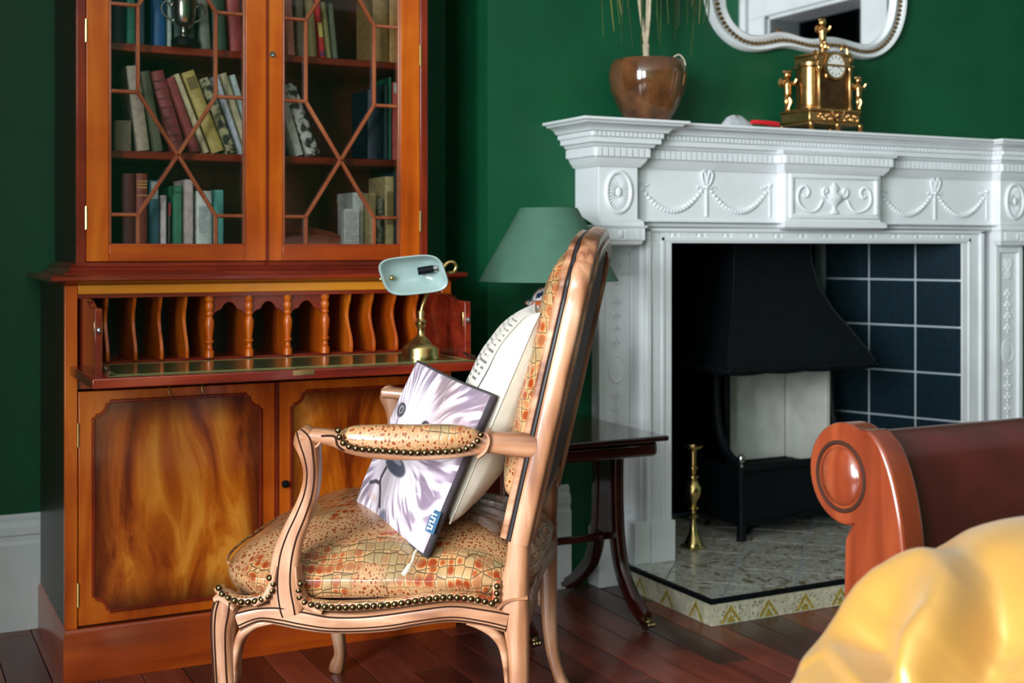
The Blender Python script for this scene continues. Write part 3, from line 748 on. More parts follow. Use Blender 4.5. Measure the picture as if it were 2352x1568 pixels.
# ---- pot plant on the mantelpiece
pt = (2.046, 3.134, 1.3655)
po = thing('potted_plant', 'brown glazed pot on the mantelpiece with pale stems and drooping strap leaves', 'plant', pt)
pr = [(0, 0), (.056, 0), (.064, .008), (.090, .05), (.110, .10), (.1165, .138), (.113, .168), (.102, .186), (.096, .187), (.094, .176), (.098, .160), (0, .160)]
MB().lathe(pr, pt, 48).build('pot', M['potbrown'], po)
M['soil'] = plain('dark_soil', (40, 30, 22), .9, var=.3)
M['stemp'] = plain('pale_stem', (190, 176, 150), .6, var=.12, vs=60); M['leaf'] = plain('strap_leaf', (60, 80, 40), .45, var=.35, vs=12)
M['leafd'] = plain('dull_dark_leaf', (44, 62, 40), .5, var=.3, vs=12); M['leafy'] = plain('yellowing_leaf', (112, 112, 56), .5, var=.2, vs=12)
MB().lathe([(0, .155), (.095, .155), (.095, .163), (0, .166)], pt, 24).build('soil', M['soil'], po)
x, y, z = pt
MB().sweep([(x-.006, y, z+.155), (x-.006, y, z+.20), (x-.006, y, z+.235)], [.010, .009, .011], (0, 1, 0), 10).build('stem', M['stemp'], po)
for dx, dy, k in ((-.055, .0, 1), (-.006, -.01, 1), (.030, .01, 1), (.012, -.012, 1), (-.03, .01, 1)):
    MB().sweep(cr([(x-.006, y, z+.225), (x-.006+dx*.35, y+dy, z+.33), (x-.006+dx*.75, y+dy*2, z+.50), (x-.006+dx*1.1, y+dy*2, z+.68)], 4), .0052, (0, 1, 0), 8).build('stem', M['stemp'], po)
lr = random.Random(11)
for i in range(56):
    an = lr.uniform(0, 2*PI); R = lr.uniform(.05, .15) if i % 3 else lr.uniform(.12, .17)
    tx = x+.02*math.cos(an); z0 = z+lr.uniform(.45, .66); ty = y-.02+.02*math.sin(an)
    dx = R*math.cos(an); dy = -abs(R*.45*math.sin(an))-.0; 
    low = z+(lr.uniform(.20, .28) if i % 4 == 0 else lr.uniform(.28, .42))
    ap = z0+.05
    if y+dy < 3.03-.1: dy = -.1
    p = cr([(tx, ty, z0), (tx+dx*.55, ty+dy*.6, ap), (tx+dx*1.0, ty+dy, ap-.08), (tx+dx*1.15, ty+dy*1.1, (ap+low)/2), (tx+dx*1.10+lr.uniform(-.014, .014), ty+dy*1.1, low)], 4)
    n_ = len(p)
    MB().sweep(p, [(.0034*math.sin(PI*min(.98, (q+1.5)/(n_+1)))+.0006, .0006) for q in range(n_)], (0, 1, 0), 6).build('leaf', lr.choice([M['leaf'], M['leafd'], M['leafd'], M['leafd'], M['leaf'], M['leafy']]), po)
MB().sweep(cr([(x+.02, y-.07, z+.170), (x+.045, y-.088, z+.196), (x+.062, y-.094, z+.184), (x+.066, y-.098, z+.165)], 4), .002, (0, 1, 0), 6).build('dry_tendril', M['stemp'], po)
# ---- gilt clock
ck = (2.715, 3.142, 1.3655)
cl = thing('mantel_clock', 'ornate gilt brass mantel clock with cherub figures and a round white dial', 'clock', ck)
X0, X1, Y0, Y1 = 2.644, 2.785, 3.085, 3.20; zb = 1.3655
b_ = MB().box((X0-.046, Y0-.018, zb+.022), (X1+.028, Y1+.018, zb+.030)).box((X0-.042, Y0-.012, zb+.030), (X1+.022, Y1+.012, zb+.062)).box((X0-.045, Y0-.016, zb+.062), (X1+.026, Y1+.016, zb+.072)); b_.build('base', M['gilt'], cl, bev=.003)
for fx in (X0-.036, (X0+X1)/2, X1+.022):
    for fy in (Y0-.012, Y1+.012):
        MB().lathe([(0, 0), (.009, 0), (.011, .006), (.006, .012), (.010, .018), (.010, .023), (0, .023)], (fx, fy, zb), 12).build('foot', M['gilt'], cl)
M['clockface'] = plain('bronze_brown_panel', (92, 66, 38), .35, metal=.8, var=.2)
MB().box((X0+.006, Y0+.006, zb+.072), (X1-.006, Y1-.004, zb+.232)).build('case', M['clockface'], cl, bev=.002)
MB().lathe([(0, zb+.072), (.040, zb+.072), (.042, zb+.082), (.036, zb+.086), (.036, zb+.205), (.042, zb+.210), (.042, zb+.220), (0, zb+.222)], (X0+.018, Y0+.052, 0), 24).build('drum_column', M['gilt'], cl)
for fx in (X0+.008, X1-.008):
    MB().lathe([(0, .072), (.009, .072), (.009, .080), (.006, .084), (.0055, .190), (.009, .196), (.009, .204), (0, .206)], (fx, Y0+.002, zb), 14).build('column', M['gilt'], cl)
MB().box((X0-.006, Y0-.006, zb+.206), (X1+.006, Y1+.004, zb+.214)).box((X0+.004, Y0+.002, zb+.214), (X1-.004, Y1, zb+.242)).box((X0+.0, Y0-.002, zb+.242), (X1, Y1, zb+.250)).build('cornice', M['gilt'], cl, bev=.002)
dc = (2.7146, Y0-.004, 1.574)
R90 = Matrix.Rotation(PI/2, 3, 'X')
MB().lathe([(.035, 0), (.043, .0), (.045, .006), (.043, .011), (.036, .012), (.035, .006)], (dc[0], Y0+.006, dc[2]), 32, R90).build('dial_bezel', M['gilt'], cl)
M['dialw'] = plain('white_enamel', (226, 226, 220), .3, coat=.4)
MB().lathe([(0, 0), (.036, 0), (.036, .006), (0, .006)], (dc[0], Y0+.002, dc[2]), 32, R90).build('dial', M['dialw'], cl)
MB().box((dc[0]-.036, Y0-.001, dc[2]-.042), (dc[0]+.036, Y0+.02, dc[2]+.036)).build('dial_block', M['gilt'], cl, bev=.006)
nm = MB()
for i in range(12):
    an = 2*PI*i/12; d1 = Vector((math.sin(an), 0, math.cos(an)))
    nm.sweep([Vector((dc[0], Y0-.0045, dc[2]))+d1*.024, Vector((dc[0], Y0-.0045, dc[2]))+d1*.032], (.0014, .0008), (0, 1, 0), 4)
nm.build('hour_marks', M['black'], cl)
for an, L in ((2.0, .022), (-1.9, .016)):
    d1 = Vector((math.sin(an), 0, math.cos(an))); c_ = Vector((dc[0], Y0-.0055, dc[2]))
    MB().sweep([c_-d1*.004, c_+d1*L], (.0012, .0006), (0, 1, 0), 4).build('hand', M['black'], cl)
def cherub(x, y, z, s, name, turn=1):
    f = MB()
    P = lambda a, b_, c_: (x+a*s*turn, y+b_*s, z+c_*s)
    f.ell(P(0, 0, .078), (.0125*s, .012*s, .0135*s), 12, 8)
    f.sweep(cr([P(0, 0, .012), P(.001, 0, .028), P(0, 0, .045), P(0, 0, .058), P(0, 0, .070)], 3), [q*s for q in [.008, .010, .012, .0125, .012, .0125, .013, .0135, .013, .011, .008, .006, .005][:13]], (0, 1, 0), 10)
    for q in (-1, 1):
        f.sweep(cr([P(q*.010, 0, .058), P(q*.020, -.004, .052), P(q*.026, -.010, .060+q*.006)], 3), [.0055*s]*7, (0, 1, 0), 8)
        f.sweep(cr([P(q*.004, 0, .016), P(q*.008, -.005, .000), P(q*.004, 0, -.018), P(q*.006, -.004, -.024)], 3), [q2*s for q2 in [.0075, .007, .0065, .006, .0055, .005, .0045, .004, .004, .004]], (0, 1, 0), 8)
        f.ell(P(q*.014, .010, .056), (.010*s, .003*s, .014*s), 8, 6)
    for a in range(5): f.ell(P(.010*math.cos(a*1.3), .006*math.sin(a), .088), .004*s, 6, 4)
    return f.build(name, M['gilt'], cl)
cherub(2.712, 3.14, zb+.280, .95, 'top_figure')
cherub(2.607, 3.185, zb+.100, 1.1, 'side_figure'); cherub(X1+.022, Y0-.004, zb+.098, .9, 'side_figure')
MB().lathe([(0, 0), (.030, 0), (.026, .008), (.016, .014), (.012, .022), (.014, .028), (0, .030)], (2.712, 3.14, zb+.245), 16).build('finial_base', M['gilt'], cl)
sc_ = MB()
for q, cx in ((1, X0+.02), (-1, X1-.02)):
    sc_.sweep(cr([(cx, Y0, zb+.25), (cx+q*.004, Y0, zb+.272), (cx+q*.018, Y0, zb+.276), (cx+q*.024, Y0, zb+.262), (cx+q*.014, Y0, zb+.258)], 4), .004, (0, 1, 0), 8)
    sc_.ell((cx-q*.018, Y0+.004, zb+.232), (.010, .008, .012), 8, 6); sc_.ell((cx-q*.020, Y0+.01, zb+.252), .006, 8, 6)
for i in range(22):
    sc_.ell((X0-.006+i*.0075, Y0-.014, zb+.046+.008*math.sin(i*1.7)), (.0045, .004, .0045), 6, 4)
sc_.sweep(cr([(XQ, Y0-.015, zb+ZQ) for XQ, ZQ in ((2.69, .066), (2.70, .045), (2.715, .034), (2.73, .045), (2.74, .066))], 4), .0032, (0, 1, 0), 8)
sc_.ell((2.715, Y0-.016, zb+.052), (.009, .006, .010), 8, 6)
sc_.build('applied_scrollwork', M['gilt'], cl, kind='stuff')
# ---- cloth and red ribbon bundle on the shelf
a = at(1702, 283, Z=1.3655)
M['greyc'] = plain('grey_cloth', (170, 174, 178), .8, var=.08, vs=40); M['redc'] = plain('red_cloth', (206, 26, 36), .6, var=.08)
def rag(u, v):
    an = u*2*PI; r = v
    x = .062*r*math.cos(an); y = .030*r*math.sin(an)
    zz = .034*(1-r**2.5)*(1+.25*mnoise.noise(Vector((x*50, y*50, 3))))*(1-.35*math.cos(an)*r)
    return (2.340+x, 3.09+y, 1.3662+max(0, zz))
g1 = MB().grid(rag, 36, 10, cu=True).build('folded_cloth', M['greyc']); tag(g1, 'small grey and red cloth bundle lying on the mantelpiece left of the clock', 'cloth'); base(g1, (2.340, 3.09, 1.3655))
pth = cr([(2.375, 3.065, 1.381), (2.405, 3.06, 1.380), (2.435, 3.06, 1.379), (2.468, 3.062, 1.377)], 4)
MB().sweep(pth, [(.006+.002*(i/12), .011) for i in range(len(pth))], (0, 1, 0), 12, 3).build('red_roll', M['redc'], g1, label='red rolled end')
# ================================================================ BUREAU BOOKCASE
BC = .89
bk = thing('bureau_bookcase', 'tall orange mahogany bureau bookcase with glazed doors above an open writing drawer', 'bookcase', (BC, 3.3, 0))
def B(a, b, name, mat, par=None, **k): return MB().box(a, b).build(name, M[mat], par or bk, **k)
x0, x1 = .402, 1.378; yb = 3.525
# plinth, sides, back of the lower carcass
MB().mould([(.397, yb), (.397, 3.04), (1.383, 3.04), (1.383, yb)], [(0, 0), (.0, .112), (-.006, .121), (-.02, .121), (-.02, 0)]).build('plinth', M['door_x'], bk)
for a, c in ((x0, .431), (1.349, x1)):
    B((a, 3.06, .118), (c, 3.078, .915), 'front_stile', 'door', bev=.002); B((a+.001, 3.078, .118), (c-.001, yb, .915), 'side_panel', 'mahog_dk', bev=.001)
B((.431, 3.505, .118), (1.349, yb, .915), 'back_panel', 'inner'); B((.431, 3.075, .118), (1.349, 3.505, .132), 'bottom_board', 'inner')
B((.431, 3.075, .672), (1.349, 3.505, .690), 'dust_board', 'mahog_x')
def notched(xa, xb, za, zb_, r):
    """rectangle with a small step and a concave arc at every corner"""
    pts = []
    for (cx, cz, sx, sz) in ((xa, za, 1, 1), (xb, za, -1, 1), (xb, zb_, -1, -1), (xa, zb_, 1, -1)):
        arc = [(cx, cz+sz*r*1.25), (cx+sx*r*.22, cz+sz*r*1.22)]
        for k in range(5):
            a = k/4*PI/2; arc.append((cx+sx*r*(.22+.80*math.sin(a)), cz+sz*r*(1.05-.83*(1-math.cos(a)))))
        arc += [(cx+sx*r*1.22, cz+sz*r*.22), (cx+sx*r*1.25, cz)]
        if (sx, sz) in ((-1, 1), (1, -1)): arc = arc[::-1]
        pts += arc
    return pts
for i, (xa, xb, pa, pb2, fm) in enumerate(((.433, .899, .466, .862, 'flame1'), (.9075, 1.347, .940, 1.312, 'flame2'))):
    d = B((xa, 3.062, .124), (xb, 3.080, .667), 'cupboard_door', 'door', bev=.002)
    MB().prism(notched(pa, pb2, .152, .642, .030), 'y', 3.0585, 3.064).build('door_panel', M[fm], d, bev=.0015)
    npts = [(p[0], 3.059, p[1]) for p in notched(pa, pb2, .152, .642, .030)]
    MB().sweep(npts, (.0042, .004), (0, 1, 0), 8, closed=True).build('panel_bead', M['mahog'], d)
    MB().lathe([(.003, 0), (.003, .055)], ((xa-.001 if i == 0 else xb+.001), 3.060, .54), 8).build('hinge', M['brass'], d)
    MB().lathe([(.003, 0), (.003, .055)], ((xa-.001 if i == 0 else xb+.001), 3.060, .17), 8).build('hinge', M['brass'], d)
    if i == 0:
        for q in (.640, .720):
            MB().sweep(cr([(q+.006, 3.058, .676), (q-.004, 3.052, .668), (q-.003, 3.050, .655), (q+.004, 3.053, .646)], 4), .0014, (0, 1, 0), 6).build('wire_hook', M['brass'], d)
    else:
        MB().lathe([(0, 0), (.006, 0), (.007, .006), (.010, .016), (.006, .022), (0, .023)], (xa+.014, 3.062, .415), 12, Matrix.Rotation(PI/2, 3, 'X')).build('knob', M['black'], d)
MB().sweep([(.9033, 3.060, .125), (.9033, 3.060, .667)], (.0045, .0045), (0, 1, 0), 8).build('astragal_strip', M['mahog'], bk)
# fascia, ledge and waist mouldings
B((.431, 3.055, .893), (1.349, 3.075, .916), 'fascia', 'gold_x', bev=.002)
B((.431, 3.06, .884), (1.349, 3.50, .893), 'top_rail', 'mahog_x')
MB().mould([(x0, yb), (x0, 3.06), (x1, 3.06), (x1, yb)], [(-.02, .914), (.006, .914), (.012, .918), (.026, .922), (.032, .926), (.033, .934), (.028, .937), (-.02, .938)]).build('ledge_moulding', M['mahog_x'], bk, sharp=30)
B((x0, 3.06, .916), (x1, yb, .937), 'ledge_board', 'mahog_x')
ux0, ux1, uy = .438, 1.342, 3.133
MB().mould([(ux0, yb), (ux0, uy), (ux1, uy), (ux1, yb)], [(-.01, .936), (.030, .936), (.030, .942), (.020, .946), (.014, .953), (.016, .957), (.008, .961), (.0, .966), (-.01, .966)]).build('waist_moulding', M['mahog_x'], bk, sharp=30)
# writing drawer: cheeks, leaf with leather, pigeonholes
ZL = .728
for s, xa in ((-1, .436), (1, 1.318)):
    pts = [(3.30, .716), (3.30, .884), (2.99, .884), (2.955, .882), (2.925, .872), (2.90, .866), (2.885, .870), (2.845, .868), (2.842, .716)]
    ck_ = MB().prism(pts, 'x', xa, xa+.016).build('drawer_cheek', M['mahog_x'], bk, bev=.0015)
    xx = xa+.018 if s == -1 else xa-.002
    MB().box((min(xa-.001, xx), 2.852, .806), (max(xa+.017, xx), 2.868, .842)).build('brass_catch_plate', M['brass'], ck_, bev=.001)
    MB().ell((xa+.008, 2.842, .822), (.005, .005, .008), 8, 6).build('catch_stud', M['steel'], ck_)
    MB().sweep(cr([(xa+.008+s*-.012, 2.842, .742), (xa+.008+s*-.014, 2.81, .738), (xa+.008+s*-.012, 2.778, .735)], 4), (.0022, .004), (0, 0, 1), 8).build('quadrant_stay', M['steel'], ck_)
leaf = B((.414, 2.738, ZL-.022), (1.352, 3.30, ZL), 'writing_leaf', 'mahog_x', bev=.003)
M['wleather'] = plain('green_writing_leather', (88, 100, 64), .16, coat=.5, var=.1, vs=30)
B((.455, 2.768, ZL), (1.312, 3.058, ZL+.0015), 'leather_skiver', 'wleather', leaf)
gt = MB()
for d_ in (.012, .018):
    for a, c in (((.455+d_, 2.768+d_), (1.312-d_, 2.768+d_+.002)), ((.455+d_, 3.056-d_), (1.312-d_, 3.058-d_)), ((.455+d_, 2.768+d_), (.457+d_, 3.056-d_)), ((1.310-d_, 2.768+d_), (1.312-d_, 3.056-d_))):
        gt.box((a[0], a[1], ZL+.0014), (c[0], c[1], ZL+.0019))
M['giltline'] = plain('gilt_tooling', (150, 140, 84), .4, metal=.3); gt.build('gilt_tooling', M['giltline'], leaf)
MB().box((.860, 2.744, ZL), (.905, 2.758, ZL+.001)).build('lock_plate', M['brass'], leaf)
MB().box((.845, 2.736, ZL-.012), (.895, 2.7385, ZL-.001)).build('lock_face', M['brass'], leaf)
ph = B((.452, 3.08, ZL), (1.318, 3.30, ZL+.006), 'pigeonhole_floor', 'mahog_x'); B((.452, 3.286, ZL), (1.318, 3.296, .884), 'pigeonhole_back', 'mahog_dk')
def divider(x, name='pigeonhole_divider'):
    pr = cr([(3.072, ZL+.006), (3.070, .752), (3.078, .775), (3.094, .80), (3.104, .825), (3.100, .848), (3.088, .866), (3.082, .884)], 4)
    MB().prism([(3.286, ZL+.006)]+[(p[0], p[1]) for p in pr]+[(3.286, .884)], 'x', x-.004, x+.004).build(name, M['door'], bk, bev=.001)
for x in (.500, .564, .625, .685, 1.103, 1.165, 1.228, 1.292): divider(x)
cols = (.740, .838, .936, 1.034)
for x in cols:
    B((x-.004, 3.085, ZL+.006), (x+.004, 3.286, .884), 'pigeonhole_divider', 'door')
    MB().lathe([(0, .734), (.011, .734), (.011, .750), (.007, .753), (.0085, .757), (.006, .762), (.0075, .768), (.0105, .771), (.0105, .774), (.007, .778), (.0085, .79), (.0105, .806), (.0115, .820), (.009, .829), (.0065, .834), (.0095, .838), (.0095, .842), (.007, .846), (.0095, .852), (.0105, .862), (.007, .868), (.0105, .873), (.0105, .884), (0, .884)], (x, 3.076, 0), 16).build('turned_column', M['door'], bk)
for xa, xb in zip(cols, cols[1:]):
    xm = (xa+xb)/2; h = (xb-xa)/2-.004
    low = [(-h, .884), (-h, .838), (-h+.004, .836), (-h*.72, .846), (-h*.42, .851), (-h*.36, .858), (-h*.18, .866), (0, .869)]
    low = low+[(-a, c) for a, c in low[:-1]][::-1]
    MB().prism([(xm+a, c) for a, c in low], 'y', 3.078, 3.086).build('arched_pelmet', M['mahog_x'], bk, bev=.001)
# upper carcass
ZT = 2.16
for a, c in ((ux0, .460), (1.320, ux1)): B((a, uy, .964), (c, uy+.016, ZT), 'upper_stile', 'mahog', bev=.002); B((a+.001, uy+.016, .964), (c-.001, yb, ZT), 'upper_side', 'mahog_dk', bev=.001)
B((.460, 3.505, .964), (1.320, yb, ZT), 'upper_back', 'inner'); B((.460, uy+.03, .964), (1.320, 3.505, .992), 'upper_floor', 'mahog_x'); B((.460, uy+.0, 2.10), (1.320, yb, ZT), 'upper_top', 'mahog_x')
MB().mould([(ux0, yb), (ux0, uy), (ux1, uy), (ux1, yb)], [(-.01, 2.12), (.004, 2.12), (.012, 2.14), (.034, 2.165), (.052, 2.19), (.056, 2.21), (-.01, 2.212)]).build('cornice', M['mahog_x'], bk, sharp=30)
SHZ = {1: .992, 2: 1.240, 3: 1.504, 4: 1.80}
for z in (1.240, 1.504, 1.80):
    B((.460, uy+.062, z-.019), (1.320, 3.505, z), 'bookshelf', 'mahog_x', bev=.002)
for (xa, xb, ga, gb2, v1, v2) in ((.461, .898, .513, .845, .582, .771), (.9015, 1.319, .941, 1.263, 1.004, 1.191)):
    ya, yc = uy+.001, uy+.023
    left = xa < .9
    dr = MB().box((xa, ya, .968), (ga, yc, 2.098)).box((gb2, ya, .968), (xb, yc, 2.098)).build('glazed_door', M['door'], bk, bev=.002)
    MB().box((ga, ya, .968), (gb2, yc, 1.011)).build('bottom_rail', M['door_x'], dr, bev=.002); MB().box((ga, ya, 2.05), (gb2, yc, 2.098)).build('top_rail', M['door_x'], dr, bev=.002)
    zb1, zx, zt1, zt2 = 1.081, 1.229, 1.378, 1.588; vm = (v1+v2)/2; cx = .678 if left else 1.098
    for q in (ga, gb2-.006): MB().prism([(q, ya-.001), (q+.006, ya-.001), (q+.006, ya+.014), (q, ya+.014)], 'z', 1.011, 2.05).build('stile_gleam', M['munt'], dr, bev=.002)  # lighter bead puts the window's gleam on the stile's inner edge into colour
    nodes = []
    def bar(p, q): nodes.append((p, q))
    bar((v1, 1.011), (v1, zb1)); bar((v2, 1.011), (v2, zb1))
    for z in (zb1, zt1, zt2, 1.885): bar((ga, z), (v1, z)); bar((v2, z), (gb2, z))
    bar((v1, zb1), (cx, zx)); bar((cx, zx), (v2, zt1)); bar((v2, zb1), (cx, zx)); bar((cx, zx), (v1, zt1))
    bar((v1, zt1), (v1, zt2)); bar((v2, zt1), (v2, zt2))
    bar((v1, zt2), (cx, 1.737)); bar((cx, 1.737), (v2, 1.885)); bar((v2, zt2), (cx, 1.737)); bar((cx, 1.737), (v1, 1.885))
    bar((v1, 1.885), (v1, 2.05)); bar((v2, 1.885), (v2, 2.05))
    for p, q in nodes:
        MB().sweep([(p[0], ya+.007, p[1]), (q[0], ya+.007, q[1])], (.0052, .0075), (0, 1, 0), 8, 2.4).build('glazing_bar', M['munt'], dr)
    MB().box((ga-.002, ya+.013, 1.009), (gb2+.002, ya+.0155, 2.052)).build('glass_pane', M['glass'], dr)
    hx = xa-.0005 if left else xb+.0005
    for z in (1.045, 1.49, 1.93): MB().lathe([(.0035, 0), (.0035, .055)], (hx, ya-.001, z), 8).build('hinge', M['brass'], dr)
    if not left:
        MB().lathe([(0, 0), (.0075, 0), (.0075, .003), (0, .003)], (xa+.012, ya, 1.492), 14, R90).build('keyhole', M['steel'], dr)
        MB().sweep([(xa+.014, ya-.014, 1.488), (xa+.012, ya, 1.490)], .0022, (0, 0, 1), 8).build('key', M['steel'], dr)
MB().sweep([(.900, uy-.001, .968), (.900, uy-.001, 2.098)], (.003, .004), (0, 1, 0), 8).build('meeting_strip', M['mahog'], bk)

# ================================================================ BOOKS
M['page'] = plain('book_pages', (206, 196, 168), .8, var=.08, vs=120)
bookmats = {}
def bmat(c, pat=False):
    k = (c, pat)
    if k not in bookmats:
        if pat:
            m, nt, b = newmat('patterned_cover_%d_%d_%d' % c); setp(b, .5)
            n = node(nt, 'ShaderNodeTexNoise'); n.inputs['Scale'].default_value = 55; n.inputs['Detail'].default_value = 4; nt.links.new(coords(nt), n.inputs[0])
            nt.links.new(ramp(nt, [(.44, (44, 44, 40)), (.5, tuple(int(q*.7) for q in c)), (.56, c)], n.outputs[0]), b.inputs['Base Color'])
            bookmats[k] = m
        else: bookmats[k] = plain('cover_%d_%d_%d' % c, c, .55, var=.09, vs=70)
    return bookmats[k]
def book(z, xb_, w_, xt, h, col, label, y=3.205, dep=.13, pat=False, bands=None, title=None, grp='books behind the glazed doors'):
    """stands on shelf z: bottom left at xb_, thickness w_, top left at xt (leaning when xt differs)"""
    dx = xt-xb_; ang = math.atan2(dx, h) if abs(dx) > 1e-6 else 0
    L = math.hypot(dx, h)
    ca, sa = math.cos(ang), math.sin(ang)
    # pivot on the lowest corner: leaning left lifts the right bottom edge and so on
    px = xb_ if sa <= 0 else xb_+w_
    def T(p):
        lx = p[0]-(0 if sa <= 0 else w_); lz = p[2]
        return Vector((px+lx*ca+lz*sa, y+p[1], z+.0006+(-lx*sa+lz*ca)))
    c = MB(); t_ = min(.003, w_*.12)
    pr = [(0, dep), (0, .004), (w_*.12, .0005), (w_*.5, -.001), (w_*.88, .0005), (w_, .004), (w_, dep), (w_-t_, dep), (w_-t_, .007), (t_, .007), (t_, dep)]
    c.prism(pr, 'z', 0, L); c.v = [T(p) for p in c.v]
    o = c.build('book', bmat(col, pat), bev=.0)
    tag(o, label, 'book', grp)
    bx_ = min(v.x for v in c.v), max(v.x for v in c.v)
    base(o, ((bx_[0]+bx_[1])/2, y+dep/2, z))
    p = MB().box((t_+.0004, .0078, .003), (w_-t_-.0004, dep-.003, L-.003)); p.v = [T(q) for q in p.v]; p.build('pages', M['page'], o)
    if bands:
        bm_ = MB()
        for f_ in bands[1]: bm_.box((w_*.04, -.0018, L*f_-.002), (w_*.96, .004, L*f_+.002))
        bm_.v = [T(q) for q in bm_.v]; bm_.build('spine_band', bmat(bands[0]), o)
    if title:
        tm = MB(); tm.box((w_*.14, -.0016, L*title[1]), (w_*.86, .002, L*title[2])); tm.v = [T(q) for q in tm.v]; tm.build('title_label', bmat(title[0]), o)
    return o
def bx(px): return at(px, 500, Y=3.205).x
def hz(z, py, px): return at(px, py, Y=3.205).z-z
G = 'books behind the glazed doors'
